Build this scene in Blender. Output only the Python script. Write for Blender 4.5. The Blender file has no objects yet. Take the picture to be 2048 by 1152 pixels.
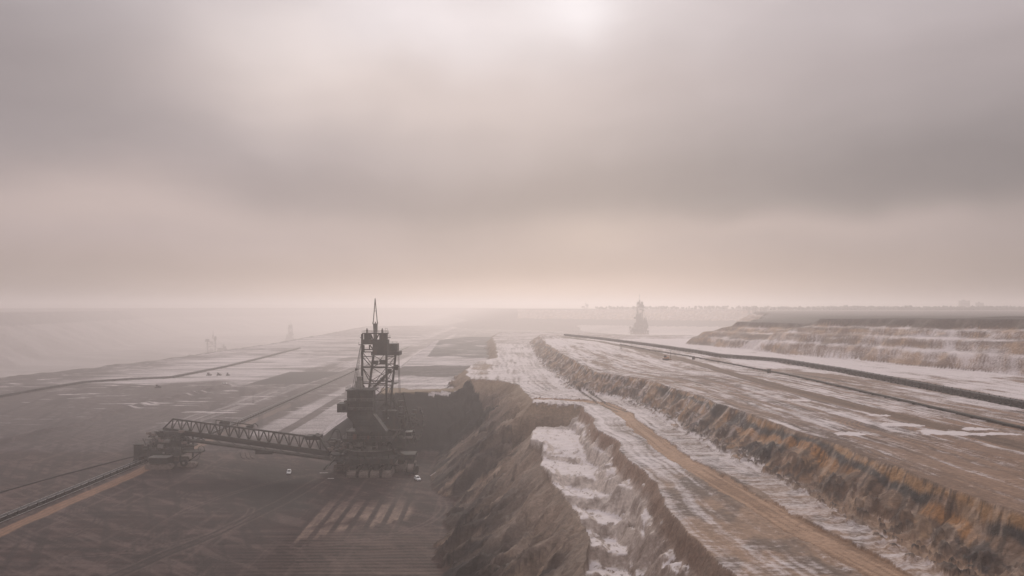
import bpy, math, random
import numpy as np
random.seed(7)
SC = bpy.context.scene
COL = SC.collection

# ------------------------------------------------------------------ camera
H = 77.0            # eye height above the excavator's bench
F = 1593.0          # focal length in photo pixels (28 mm)
cam_d = bpy.data.cameras.new("camera")
cam = bpy.data.objects.new("camera", cam_d)
COL.objects.link(cam)
cam_d.sensor_width = 36.0
cam_d.lens = 28.0
cam_d.shift_y = 37.0 / 2048.0
cam_d.clip_start = 1.0
cam_d.clip_end = 60000.0
cam.location = (0, 0, H)
cam.rotation_euler = (math.radians(90), 0, 0)
SC.camera = cam

# ------------------------------------------------------------------ view
SC.view_settings.view_transform = 'Standard'
SC.view_settings.look = 'None'
SC.view_settings.exposure = 0.0
SC.view_settings.gamma = 1.0
SC.render.engine = 'CYCLES'
SC.cycles.volume_bounces = 2
SC.cycles.max_bounces = 5
SC.cycles.diffuse_bounces = 2

# ------------------------------------------------------------------ sun (veiled by cloud)
SUN_EL, SUN_AZ = math.radians(21.0), math.radians(3.0)      # azimuth from +Y towards +X
sd = bpy.data.lights.new("sun", 'SUN')
sd.energy = 1.2
sd.angle = math.radians(10)
sd.color = (1.0, 0.9, 0.8)
sun = bpy.data.objects.new("sun", sd)
COL.objects.link(sun)
sun.rotation_euler = (-(math.pi/2 - SUN_EL), 0, -SUN_AZ)


# ------------------------------------------------------------------ world: overcast sky
class NT:
    def __init__(s, tree):
        s.t = tree
    def n(s, typ, **kw):
        nd = s.t.nodes.new(typ)
        for k, v in kw.items():
            setattr(nd, k, v)
        return nd
    def l(s, a, b):
        s.t.links.new(a, b)
    def set(s, sock, v):
        if isinstance(v, bpy.types.NodeSocket):
            s.l(v, sock)
        else:
            sock.default_value = v
    def math(s, op, a, b=0.0, c=None, clamp=False):
        nd = s.n('ShaderNodeMath', operation=op, use_clamp=clamp)
        s.set(nd.inputs[0], a); s.set(nd.inputs[1], b)
        if c is not None: s.set(nd.inputs[2], c)
        return nd.outputs[0]
    def vmath(s, op, a, b=(0, 0, 0)):
        nd = s.n('ShaderNodeVectorMath', operation=op)
        s.set(nd.inputs[0], a)
        if op == 'SCALE': s.set(nd.inputs['Scale'], b)
        else: s.set(nd.inputs[1], b)
        return nd.outputs['Value'] if op in ('LENGTH', 'DOT_PRODUCT', 'DISTANCE') else nd.outputs[0]
    def mix(s, f, a, b, blend='MIX'):
        nd = s.n('ShaderNodeMix', data_type='RGBA', blend_type=blend)
        s.set(nd.inputs[0], f); s.set(nd.inputs[6], a); s.set(nd.inputs[7], b)
        return nd.outputs[2]
    def noise(s, vec, scale, detail=4, rough=0.5, dist=0.0):
        nd = s.n('ShaderNodeTexNoise')
        s.l(vec, nd.inputs['Vector'])
        nd.inputs['Scale'].default_value = scale
        nd.inputs['Detail'].default_value = detail
        nd.inputs['Roughness'].default_value = rough
        nd.inputs['Distortion'].default_value = dist
        return nd.outputs['Fac']
    def rng(s, v, a, b, c, d, smooth=False):
        nd = s.n('ShaderNodeMapRange')
        if smooth: nd.interpolation_type = 'SMOOTHSTEP'
        s.set(nd.inputs[0], v)
        for i, q in enumerate((a, b, c, d)): s.set(nd.inputs[i+1], q)
        return nd.outputs[0]


def lin(r, g, b):
    f = lambda c: (c/255/12.92) if c/255 <= .04045 else ((c/255+.055)/1.055)**2.4
    return (f(r), f(g), f(b), 1.0)

W = bpy.data.worlds.new("World")
SC.world = W
W.use_nodes = True
W.node_tree.nodes.clear()
N = NT(W.node_tree)
tc = N.n('ShaderNodeTexCoord')
dirv = N.vmath('NORMALIZE', tc.outputs['Generated'])
sep = N.n('ShaderNodeSeparateXYZ'); N.l(dirv, sep.inputs[0])
# slow warp so that no edge of a cloud bank is straight
wn = N.n('ShaderNodeTexNoise'); N.l(dirv, wn.inputs['Vector']); wn.inputs['Scale'].default_value = 3.2
wn.inputs['Detail'].default_value = 3
wv = N.vmath('SCALE', N.vmath('SUBTRACT', wn.outputs['Color'], (0.5, 0.5, 0.5)), 0.13)
wdir = N.vmath('ADD', dirv, wv)
wsep = N.n('ShaderNodeSeparateXYZ'); N.l(wdir, wsep.inputs[0])
ramp = N.n('ShaderNodeValToRGB')
cr = ramp.color_ramp
cr.interpolation = 'EASE'
stops = [(0.0, lin(172, 158, 150)), (0.47, lin(176, 160, 152)), (0.500, lin(176, 160, 153)), (0.509, lin(184, 166, 157)), (0.520, lin(176, 159, 152)),
         (0.537, lin(180, 164, 159)), (0.551, lin(184, 168, 162)), (0.566, lin(172, 159, 155)), (0.597, lin(180, 168, 164)),
         (0.627, lin(192, 180, 176)), (0.66, lin(200, 190, 187)), (0.76, lin(208, 200, 198)), (1.0, lin(248, 244, 246))]
cr.elements[0].position, cr.elements[0].color = stops[0]
cr.elements[1].position, cr.elements[1].color = stops[-1]
for p, c in stops[1:-1]:
    e = cr.elements.new(p); e.color = c
zmixed = N.math('ADD', N.math('MULTIPLY', sep.outputs[2], 0.55), N.math('MULTIPLY', wsep.outputs[2], 0.45))
N.l(N.math('ADD', N.math('MULTIPLY', zmixed, 0.5), 0.5), ramp.inputs[0])
skyc = ramp.outputs[0]

def pdir(px, py):
    v = np.array([(px-1024)/F, 1.0, (613-py)/F]); return tuple(v/np.linalg.norm(v))

def blob(col, px, py, rx, ry, amt, warped=True):
    """a soft bank of cloud round one direction of the sky"""
    global skyc
    d = N.vmath('SUBTRACT', wdir if warped else dirv, pdir(px, py))
    d = N.vmath('MULTIPLY', d, (F/rx, F/rx, F/ry))
    q = N.vmath('LENGTH', d)
    g = N.math('POWER', 2.718, N.math('MULTIPLY', N.math('MULTIPLY', q, q), -1.0))
    skyc = N.mix(N.math('MULTIPLY', g, amt), skyc, col)

blob(lin(112, 106, 103), 2150, 340, 800, 130, 0.72)
blob(lin(135, 126, 123), 1500, 385, 800, 60, 0.42)
blob(lin(152, 139, 136), 950, 385, 520, 60, 0.4)
blob(lin(160, 149, 146), 60, 200, 360, 130, 0.6)
blob(lin(138, 129, 126), -60, 60, 330, 170, 0.7)
blob(lin(198, 180, 171), 180, 410, 260, 70, 0.75)
blob(lin(160, 150, 147), 1950, 120, 480, 160, 0.65)
blob(lin(232, 219, 208), 620, 110, 200, 110, 0.7)
blob(lin(238, 230, 227), 850, 50, 260, 90, 0.9)
blob(lin(210, 195, 186), 760, 200, 330, 70, 0.5)
blob(lin(212, 192, 180), 640, 590, 560, 30, 0.5, False)
blob(lin(205, 187, 175), 1190, 485, 110, 45, 0.5)
blob(lin(190, 173, 165), 1600, 480, 420, 25, 0.5)
blob(lin(255, 252, 250), 1175, 8, 60, 36, 0.75, True)
blob(lin(244, 238, 236), 1150, 15, 150, 60, 0.7, True)
blob(lin(138, 127, 122), 2100, 585, 420, 70, 0.85, False)
blob(lin(150, 139, 134), -80, 600, 560, 70, 0.9, False)
# horizontal cloud wisps
ms = N.vmath('MULTIPLY', wdir, (1.0, 1.0, 3.4))
cn = N.noise(ms, 2.6, 6, 0.52, 0.3)
cn2 = N.noise(ms, 8.0, 5, 0.5, 0.2)
cf = N.math('ADD', N.rng(cn, 0.3, 0.7, 0.93, 1.07), N.rng(cn2, 0.3, 0.7, -0.018, 0.018))
skyc = N.mix(1.0, skyc, cf, 'MULTIPLY')
nish = N.n('ShaderNodeTexSky')
nish.sky_type = 'NISHITA'; nish.sun_disc = False
nish.sun_elevation = SUN_EL; nish.sun_rotation = SUN_AZ
nb = N.vmath('SCALE', nish.outputs[0], 0.1)
final = N.mix(0.96, nb, N.vmath('MULTIPLY', skyc, (.995, .978, 1.025)))
# overhead (out of frame) an overcast sky is about twice as bright as at the horizon
lift = N.rng(sep.outputs[2], 0.36, 0.85, 1.0, 1.15, True)
final = N.vmath('SCALE', final, lift)
bg = N.n('ShaderNodeBackground'); N.l(final, bg.inputs[0]); bg.inputs[1].default_value = 1.0
wo = N.n('ShaderNodeOutputWorld'); N.l(bg.outputs[0], wo.inputs[0])


# ------------------------------------------------------------------ helpers
def G(px, py, h):
    """photo pixel -> world XY on the level h metres below the eye"""
    Y = h*F/(py-613.0)
    return ((px-1024.0)*Y/F, Y)

def P(px, py, Y):
    return np.array([(px-1024.0)*Y/F, Y, H-(py-613.0)*Y/F])

def tag(o, label=None, cat=None, group=None, kind=None):
    if label: o['label'] = label
    if cat: o['category'] = cat
    if group: o['group'] = group
    if kind: o['kind'] = kind
    return o

def empty(name, loc):
    o = bpy.data.objects.new(name, None); COL.objects.link(o)
    o.location = loc; o.empty_display_size = 2
    return o

def kids(o):
    return [c for c in bpy.data.objects if c.parent == o]

def copy_tree(o, parent=None):
    ch = kids(o)
    c = o.copy(); COL.objects.link(c)
    c.parent = parent
    for k in ch: copy_tree(k, c)
    return c

class MB:
    """collects boxes, beams and tubes into one mesh; coordinates relative to an origin"""
    def __init__(s, o=(0, 0, 0)):
        s.v = []; s.f = []; s.o = np.array(o, float)
    def add(s, vs, fs):
        b = len(s.v)
        s.v += [tuple(np.array(v, float)-s.o) for v in vs]
        s.f += [tuple(i+b for i in f) for f in fs]
    def box(s, x0, x1, y0, y1, z0, z1):
        vs = [(x, y, z) for z in (z0, z1) for x, y in ((x0, y0), (x1, y0), (x1, y1), (x0, y1))]
        s.add(vs, [(0, 3, 2, 1), (4, 5, 6, 7), (0, 1, 5, 4), (1, 2, 6, 5), (2, 3, 7, 6), (3, 0, 4, 7)])
    def beam(s, a, b, w, h=None):
        h = w if h is None else h
        a = np.array(a, float); b = np.array(b, float)
        d = b-a; L = np.linalg.norm(d)
        if L < 1e-6: return
        d /= L
        up = np.array((0, 0, 1.0)) if abs(d[2]) < .95 else np.array((0, 1.0, 0))
        r = np.cross(d, up); r /= np.linalg.norm(r); u = np.cross(r, d)
        r *= w/2; u *= h/2
        vs = [a-r-u, a+r-u, a+r+u, a-r+u, b-r-u, b+r-u, b+r+u, b-r+u]
        s.add(vs, [(0, 1, 2, 3)[::-1], (4, 5, 6, 7), (0, 1, 5, 4), (1, 2, 6, 5), (2, 3, 7, 6), (3, 0, 4, 7)])
    def tube(s, a, b, r, n=10, r2=None):
        r2 = r if r2 is None else r2
        a = np.array(a, float); b = np.array(b, float); d = b-a; d /= np.linalg.norm(d)
        up = np.array((0, 0, 1.0)) if abs(d[2]) < .95 else np.array((0, 1.0, 0))
        e = np.cross(d, up); e /= np.linalg.norm(e); g = np.cross(e, d)
        vs = []
        for c, q in ((a, r), (b, r2)):
            for k in range(n):
                t = 2*math.pi*k/n
                vs.append(c+q*(math.cos(t)*e+math.sin(t)*g))
        fs = [(k, (k+1) % n, n+(k+1) % n, n+k) for k in range(n)]
        fs += [tuple(range(n))[::-1], tuple(range(n, 2*n))]
        s.add(vs, fs)
    def path(s, pts, r, n=6):
        for a, b in zip(pts[:-1], pts[1:]): s.tube(a, b, r, n)
    def prism(s, prof, y0, y1, shift=(0, 0)):
        """prof: list of (x,z), extruded along y"""
        n = len(prof)
        vs = [(x, y0, z) for x, z in prof]+[(x+shift[0], y1, z+shift[1]) for x, z in prof]
        fs = [tuple(range(n)), tuple(range(n, 2*n))[::-1]]+[(k, n+k, n+(k+1) % n, (k+1) % n) for k in range(n)]
        s.add(vs, fs)
    def rail(s, pts, h=1.1, w=.1, step=2.5):
        for a, b in zip(pts[:-1], pts[1:]):
            a = np.array(a, float); b = np.array(b, float)
            up = np.array((0, 0, h))
            s.beam(a+up, b+up, w); s.beam(a+up*.5, b+up*.5, w*.7)
            n = max(1, int(np.linalg.norm(b-a)/step))
            for k in range(n+1):
                p = a+(b-a)*k/n; s.beam(p, p+up, w)
    def lattice(s, a0, a1, b0, b1, n, w, mode='W', vert=True):
        a0, a1, b0, b1 = [np.array(q, float) for q in (a0, a1, b0, b1)]
        for k in range(n):
            p0 = a0+(a1-a0)*k/n; p1 = a0+(a1-a0)*(k+1)/n
            q0 = b0+(b1-b0)*k/n; q1 = b0+(b1-b0)*(k+1)/n
            if mode == 'X': s.beam(p0, q1, w); s.beam(q0, p1, w)
            elif mode == 'W':
                if k % 2: s.beam(p0, q1, w)
                else: s.beam(q0, p1, w)
            elif mode == 'V':
                m = (p0+p1)/2; s.beam(q0, m, w); s.beam(m, q1, w)
            if vert: s.beam(p0, q0, w)
        if vert: s.beam(a1, b1, w)
    def build(s, name, mat, parent=None, loc=None, bevel=0):
        me = bpy.data.meshes.new(name)
        me.from_pydata(s.v, [], s.f); me.update()
        me.materials.append(mat)
        o = bpy.data.objects.new(name, me); COL.objects.link(o)
        if parent is not None: o.parent = parent
        if loc is not None: o.location = loc
        return o


def mat_simple(name, col, rough=.75, metal=0.0, var=.35, scale=.6, rust=0.0):
    m = bpy.data.materials.new(name); m.use_nodes = True
    t = NT(m.node_tree); b = m.node_tree.nodes['Principled BSDF']
    tcn = t.n('ShaderNodeTexCoord'); v = tcn.outputs['Object']
    nz = t.noise(v, scale, 5, .6)
    f = t.rng(nz, .3, .7, 1-var, 1+var)
    c = t.vmath('SCALE', tuple(col[:3]), f)
    if rust:
        n2 = t.noise(t.vmath('MULTIPLY', v, (1, 1, .35)), scale*1.7, 6, .65)
        c = t.mix(t.rng(n2, .52, .66, 0, rust), c, (.16, .075, .04, 1))
    t.l(c, b.inputs['Base Color'])
    b.inputs['Roughness'].default_value = rough
    b.inputs['Metallic'].default_value = metal
    return m

M_steel = mat_simple("weathered_steel", (.030, .031, .027), .8, 0, .45, .35, .25)
M_steel2 = mat_simple("pale_steel", (.17, .165, .15), .7, 0, .35, .4, .2)
M_dark = mat_simple("tread_steel", (.018, .017, .016), .9, 0, .4, .8, .3)
M_clay = mat_simple("clay_coated_steel", (.17, .14, .122), .95, 0, .4, .9, .2)
M_hull = mat_simple("hull_plate", (.040, .042, .038), .75, 0, .5, .3, .2)
M_rust = mat_simple("red_brown_plate", (.09, .04, .03), .8, 0, .3, .6)
M_rail = mat_simple("rail_steel", (.34, .33, .31), .55, .2, .25, .7)
M_belt = mat_simple("belt_rubber", (.03, .03, .03), .85, 0, .3, .5)
M_white = mat_simple("white_paint", (.75, .75, .74), .4, 0, .08, .6)
M_glass = mat_simple("dark_glass", (.02, .022, .025), .1, 0, .1, .6)
M_orange = mat_simple("orange_paint", (.32, .14, .05), .6, 0, .25, .8)
M_yellow = mat_simple("yellow_paint", (.42, .30, .10), .6, 0, .25, .8)
M_tyre = mat_simple("tyre_rubber", (.02, .02, .02), .9)


# ------------------------------------------------------------------ noise in numpy
def _hash(ix, iy, seed):
    n = (ix*374761393 + iy*668265263 + seed*974634777) & 0xFFFFFFFF
    n = ((n ^ (n >> 13))*1274126177) & 0xFFFFFFFF
    n = n ^ (n >> 16)
    return (n & 0xFFFFFF).astype(np.float32)/np.float32(0xFFFFFF)

def vnoise(x, y, seed=0):
    fx = np.floor(x); fy = np.floor(y)
    ix = fx.astype(np.int64); iy = fy.astype(np.int64)
    tx = (x-fx).astype(np.float32); ty = (y-fy).astype(np.float32)
    tx = tx*tx*(3-2*tx); ty = ty*ty*(3-2*ty)
    a = _hash(ix, iy, seed); b = _hash(ix+1, iy, seed)
    c = _hash(ix, iy+1, seed); d = _hash(ix+1, iy+1, seed)
    return (a+(b-a)*tx)*(1-ty)+(c+(d-c)*tx)*ty

def fbm(x, y, oct=4, seed=0, gain=.5):
    s = 0; a = 1.0; t = 0
    c, sn = math.cos(.6), math.sin(.6)
    for o in range(oct):
        s = s+a*vnoise(x, y, seed+o*17); t += a; a *= gain
        x, y = (c*x-sn*y)*2.03+13.1, (sn*x+c*y)*2.03+7.7
    return s/t

def worley(x, y, seed=0):
    ix = np.floor(x).astype(np.int64); iy = np.floor(y).astype(np.int64)
    f1 = np.full(x.shape, 9.0, np.float32); f2 = f1.copy(); idh = np.zeros(x.shape, np.float32)
    for dx in (-1, 0, 1):
        for dy in (-1, 0, 1):
            cx = ix+dx; cy = iy+dy
            px_ = cx+_hash(cx, cy, seed); py_ = cy+_hash(cx, cy, seed+5)
            d = np.sqrt((x-px_)**2+(y-py_)**2).astype(np.float32)
            new = d < f1
            f2 = np.where(new, f1, np.minimum(f2, d)); idh = np.where(new, _hash(cx, cy, seed+9), idh); f1 = np.where(new, d, f1)
    return f1, f2-f1, idh

def sstep(a, b, x):
    t = np.clip((x-a)/(b-a), 0, 1); return t*t*(3-2*t)

def poly_sd(X, Y, pts, closed=True):
    """signed distance (negative inside) and arc length of the nearest point; open lines: unsigned"""
    n = len(pts); best = np.full(X.shape, 1e18); S = np.zeros(X.shape); ins = np.zeros(X.shape, bool)
    acc = 0.0
    for i in range(n if closed else n-1):
        x0, y0 = pts[i]; x1, y1 = pts[(i+1) % n]
        dx, dy = x1-x0, y1-y0; L2 = dx*dx+dy*dy; L = math.sqrt(L2)
        t = np.clip(((X-x0)*dx+(Y-y0)*dy)/L2, 0, 1)
        d2 = (X-x0-t*dx)**2+(Y-y0-t*dy)**2
        m = d2 < best
        best = np.where(m, d2, best); S = np.where(m, acc+t*L, S)
        acc += L
        if closed and y0 != y1:
            cr_ = (y0 > Y) != (y1 > Y)
            ins ^= cr_ & (X < (x1-x0)*(Y-y0)/(y1-y0)+x0)
    d = np.sqrt(best)
    return (np.where(ins, -d, d) if closed else d), S


# ------------------------------------------------------------------ terrain
h0, hB, h1, h2 = 77.0, 49.0, 42.0, 33.5
zB, z1, z2 = H-hB, H-h1, H-h2

# rows and columns, finer close to the eye
NR, NC = 1250, 1400
Yr = [-60.0]
def dstep(Y): return max(.45, .0042*max(Y, 40)) if Y > 90 else 2.2
while Yr[-1] < 9000: Yr.append(Yr[-1]+dstep(Yr[-1]))
Yr = np.array(Yr); NR = len(Yr)
U = np.linspace(-.80, .80, NC)
YY, UU = np.meshgrid(Yr, U, indexing='ij')
XX = UU*(YY+90.0)
XX = XX + 0.0

# domain warp makes every crest ragged
wa = (fbm(XX/7., YY/7., 4, 3)-.5); wb = (fbm(XX/28., YY/28., 3, 5)-.5)
near = sstep(2500, 300, YY)
wx = XX+(fbm(XX/9., YY/9., 2, 3)-.5)*1.8+wb*4.5; wy = YY+(fbm(XX/9., YY/9., 2, 9)-.5)*1.8+(fbm(XX/28., YY/28., 3, 11)-.5)*4.0

# lower bench with its far edge, the pit beyond it lies deeper
P0 = [G(x, y, h0) for x, y in ((-900, 850), (-300, 790), (0, 757), (180, 737), (330, 719), (430, 705), (560, 686), (640, 671), (740, 652))]
P0 += [(200, 3400), (200, 1200), (260, -500), (-4000, -500), (-4000, 900)]
sd0, s0 = poly_sd(XX+(wx-XX)*6, YY+(wy-YY)*6, P0)
Z = -65.0*sstep(0, 150, sd0) + (fbm(XX/160., YY/160., 4, 40)-.5)*26*sstep(60, 300, sd0)
Z = np.where((XX > 60) & (YY > 700), np.maximum(Z, 0.5*sstep(60, 160, XX)*sstep(700, 900, YY)*sstep(4000, 2500, YY)), Z)

# block behind the excavator
PB = [(-74, 449), (-55, 457), (-34, 462), (-20, 468), (0, 520), (0, 1280), (-70, 1290), (-110, 1150), (-100, 900), (-90, 640), (-82, 500)]
sdB, sB = poly_sd(wx, wy, PB)
gul = (fbm(sB/3.0, sdB/16., 4, 21)-.5)
zb = zB-.80*np.maximum(0, sdB+gul*1.6*sstep(0, 4, sdB))
Z = np.maximum(Z, zb)

# the long cut slope: terrace (trough) block, road bench block
PT = [(15.0, 40), (14.5, 151), (17.5, 176), (16.5, 190), (14.8, 214), (10.5, 232), (8.5, 255), (10, 275), (7, 292), (9, 330), (60, 345), (60, 40)]
sdT, sT = poly_sd(wx, wy, PT)
P1 = [(36, -60), (36, 100), (35.5, 124), (34.6, 146), (34, 177), (33, 205), (31.6, 233), (30.5, 285), (30, 340), (9, 347), (8.5, 358),
      (6, 400), (5, 426), (-4, 452), (-24, 464), (-30, 500), (-30, 560), (-26, 614), (-12, 656), (-18, 869), (-27, 1079), (-20, 1310),
      (120, 1340), (260, 900), (260, -60)]
sd1, s1 = poly_sd(wx, wy, P1)
# slumped lobes and long ribs that run diagonally down the big slope
sl = XX*.0
dd = np.where(sdT < sd1, sdT, sd1)
big = sstep(-45, -30, XX)*sstep(120, 160, YY)*sstep(560, 480, YY)
q = YY-XX*.18+(fbm(XX/16., YY/26., 3, 29)-.5)*20+wa*2
ribs = np.abs(fbm(q/15., XX/40., 3, 31)-.5)*2+.35*np.abs(fbm(q/5., XX/26., 3, 32)-.5)*2
ribs2 = fbm(q/4., XX/8., 4, 33)-.5
rdg = (1-np.abs(fbm(q/7., XX/22.+wa, 3, 37)*2-1))**3; bmp = fbm(XX/3.0, YY/3.0, 4, 38)-.5; scal = np.abs(((q+sdT*.35+wb*18)/11.) % 1.0-.5)*2*sstep(.42, .58, fbm(XX/30., YY/34., 2, 39))
wf, we, wid = worley(q/8.5+wa*.5, (XX+YY*.12)/17.+wb*1.2, 41)
disp = ((ribs-.45)*5.0-(wf-.5)*6.5+(wid-.5)*2.4+(rdg-.35)*4.4-(scal-.5)*3.4)*sstep(0.5, 10, dd)*sstep(44, 26, dd) + (ribs2*1.0+bmp*.9)*sstep(0, 4, dd)
zT = (H-51.0)-.80*np.maximum(0, sdT+disp)
z1b = z1-.80*np.maximum(0, sd1+disp*1.0)
inT = (sdT < 0)
Z = np.maximum(Z, np.where(sdT > 0, zT, Z))
Z = np.where(sd1 > 0, np.maximum(Z, z1b if False else np.where((YY < 345) & (XX > 0), z1-np.interp(sd1+(fbm(YY/4., XX/4.5, 4, 35)-.5)*2.0*sstep(0, 2, sd1)+(.55-worley(YY/8.+wb*2, sd1/5.+wa, 44)[0])*3.4*sstep(.5, 3, sd1), [-5, 0, 2.4, 4.2, 7.4, 30], [0, 0, 4.4, 5.2, 10.5, 38]), z1b)), Z)
# terrace floor: steps that come down towards the eye, humps between them
yb = [40, 153, 168, 187, 208, 230, 262, 345]
hl = [55.4, 54.8, 54.0, 53.0, 52.0, 51.0, 49.8, 48.6]
stepY = YY+(fbm(XX/5., YY/9., 3, 51)-.5)*6+(XX-20)*.25
fl = np.full(XX.shape, H-56.0)
for y_, h_a, h_b in zip(yb[1:], hl[:-1], hl[1:]):
    fl = fl+(h_a-h_b)*sstep(y_-.2, y_+3.2, stepY)
for y_, y2_ in zip(yb[:-1], yb[1:]):
    u_ = np.clip((stepY-y_)/(y2_-y_), 0, 1); fl = fl+np.where((stepY >= y_) & (stepY < y2_), 2.1*sstep(0, .22, u_)*(1-u_), 0)
fl += (fbm(XX/4., YY/5., 4, 53)-.5)*1.1
fl += 2.6*sstep(3.5, .5, np.abs(sdT+1.0))*fbm(YY/9., XX*0, 2, 57)*sstep(300, 270, YY)     # low rim on the outer edge
fl += 4.5*sstep(.60, .8, fbm(XX/7.+3, YY/13., 3, 58))*sstep(24, 28, XX)
Z = np.where(inT, np.maximum(fl, np.where(sd1 > 0, Z, -99)), Z)
Z = np.where(sd1 <= 0, np.maximum(Z, z1), Z)
# far ragged shoulder of the road bench
# upper plain on the right
P2 = [(90, -60), (88, 60), (84, 105), (81.5, 130), (80, 160), (79, 188), (74, 246), (70, 300), (63.5, 362), (45, 405), (40.5, 440), (36, 560), (31.5, 720), (31, 905),
      (36, 960), (150, 930), (330, 900), (1500, 1200), (1500, -60)]
sd2, s2 = poly_sd(wx, wy, P2)
g2 = fbm((YY-XX*.8)/4.5, sd2/5., 4, 61)-.5
g2b = fbm(YY/16., sd2/30., 3, 63)-.5
vor1, _, _ = worley((YY-XX*.9+wb*5)/7.5+wa*.6, sd2/6.5+wb*.8, 61)
slope2 = np.where(sd2 < 3.2, 1.3, .70)
prof2 = np.where(sd2 < 3, sd2*1.15, 3.45+(sd2-3)*.62)+(g2*.8+g2b*5.0+(vor1-.45)*2.4)*sstep(0, 3, sd2)
zz2 = z2-np.maximum(0, prof2)
Z = np.where(sd2 <= 0, z2, np.maximum(Z, zz2))
# windrow along the crest
Z += np.where((sd2 < 0) & (sd2 > -6), .0, 0)
# stepped cliff of the rim
PC = [(1500, 60), (262, 250), (252, 340), (247, 384), (236, 420), (225, 445), (219, 480), (213, 508), (196, 548), (181, 593), (186, 620), (176, 640), (160, 690), (155, 712),
      (190, 760), (330, 1150), (420, 1500), (700, 2200), (6000, 2300), (6000, 60)]
sdc, sc_ = poly_sd(wx+wb*10, wy, PC)
gc = fbm((YY-XX*.6)/4.2, sdc/16., 4, 71)-.5
gcb = fbm(YY/22., XX/30., 3, 73)-.5
dc = -sdc+gc*1.7+gcb*11.0
h3 = np.clip(6.4+(YY-400)/220*3.1, 6.0, 9.6)
hc = (H-h3-z2)*(1-.16*sstep(612, 640, YY+(XX-181)*.5)*sstep(330, 240, XX))
lw = (fbm(YY/34.+9, XX/60., 3, 74)-.5)*13*sstep(8, 22, dc)*sstep(50, 36, dc)
fr = np.interp(dc+lw, [0, 8, 13, 19, 25, 30, 37, 42, 50], [0, .30, .36, .55, .60, .74, .80, 1.0, 1.0])
Zc = z2+hc*fr
hump = 1.7*np.exp(-((XX-300)**2+(YY-478)**2)/500.)+1.2*np.exp(-((XX-232)**2/900.+(YY-520)**2/900.))
Zc = Zc+hump*sstep(40, 50, dc)
Z = np.where(sdc < 3, np.maximum(Z, np.where(dc > 0, Zc, -99)), Z)
isC = (dc > 0) & (sdc < 3)
# natural land on the far rim
PN = [(60, 2900), (500, 2500), (1200, 2250), (9000, 2000), (9000, 12000), (-9000, 12000), (-9000, 3800), (-2600, 3600), (-1300, 5600), (-300, 5600)]
sdn, _ = poly_sd(wx, wy, PN)
Z = np.maximum(Z, (H-11.0)-.25*np.maximum(0, sdn))
# hillside of the far left wall
PL = [(-9000, 1900), (-1500, 1900), (-1700, 2900), (-1900, 3900), (-9000, 3900)]
sdl, _ = poly_sd(wx+wb*40, wy+wa*60, PL)
Z = np.maximum(Z, (H-22.0)-.42*np.maximum(0, sdl))

# berms, ruts and small relief
lowbench = (sd0 < 0) & (Z < 1.0)
berm, _ = poly_sd(wx, wy, [G(x, y, h0) for x, y in ((-80, 902), (20, 880), (150, 851), (260, 815), (300, 806), (400, 785), (470, 768))], False)
Z += lowbench*2.4*sstep(7, 0, berm)*(fbm(XX/6., YY/9., 3, 81)+.3)
flat2 = (sd2 < -1) & (~isC)
flat1 = (sd1 < -1) & (sd2 > 8)
Z += (fbm(XX/14., YY/14., 4, 83)-.5)*.35*(YY < 3000)
Z += flat2*(fbm(sd2/1.5, s2/30., 3, 85)-.5)*.35
Z += flat1*(fbm(XX/8., YY/1.4, 3, 87)-.5)*.22
# spoil along the toe of the right slope
toe = (Z < z1+1.6) & (sd2 > 0) & (sd1 < 0)
Z += np.where((sd1 < 0) & (sd2 > 6) & (sd2 < 22), 1.1*sstep(.50, .8, fbm(XX/2.2, YY/3., 3, 89))*sstep(21, 13, sd2), 0)

cl_ = sstep(16, 12.5, sd2)*sstep(4, 8, sd2)*sstep(.52, .7, fbm(XX/1.1, YY/1.4, 3, 90))*(YY < 700)
Z += cl_*.9
Z += (sd2 > .5)*(sd2 < 14)*(YY < 600)*(fbm(XX/1.6, YY/1.6, 3, 91)-.5)*.6*(XX > 20)
slp = ((sdT > 1) | (sd1 > .5)) & (Z > .8) & (YY < 520) & (XX < 40) & (XX > -45)
Z += slp*((fbm(XX/1.3, YY/1.5, 4, 92)-.5)*.55+.4*sstep(.6, .75, fbm(XX/1.7, YY/2., 3, 94)))
# haul road
road1, sr1 = poly_sd(XX+wb*2.0, YY+wb*1.0, [G(x, y, h1) for x, y in ((1060, 797), (1115, 799), (1175, 802), (1215, 808), (1245, 826), (1275, 851), (1320, 889), (1380, 926), (1450, 968), (1530, 1015), (1620, 1066), (1740, 1125), (1840, 1180), (2050, 1300))], False)
rw = np.interp(YY, [100, 200, 300, 345, 360], [4.0, 3.5, 3.0, 3.6, 3.8])
onroad1 = (road1 < rw+wa*2.6) & (sd1 < -.5) & (sd2 > 4)
Z -= onroad1*(.25+.22*fbm(road1*1.3, sr1/30., 2, 93))
Z += ((np.abs(road1-rw-1.0) < .9) & (sd1 < -1) & (sd2 > 6))*.45*fbm(XX/2, YY/2, 2, 95)
road2, sr2 = poly_sd(XX+wb*2, YY, [G(x, y, h2) for x, y in ((2400, 985), (2048, 893), (1850, 845), (1600, 784), (1480, 752), (1400, 728), (1300, 703), (1200, 683), (1120, 673))], False)
onroad2 = (road2 < 4.2) & (sd2 < -1)
Z -= onroad2*.25*fbm(road2*1.4, sr2/40., 2, 97)

# ------------------------------------------------------------------ ground cover: bare-soil colour and snow amount
def mixc(c, col, m):
    m = np.clip(m, 0, 1)[..., None]
    return c*(1-m)+np.array(col)*m

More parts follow.
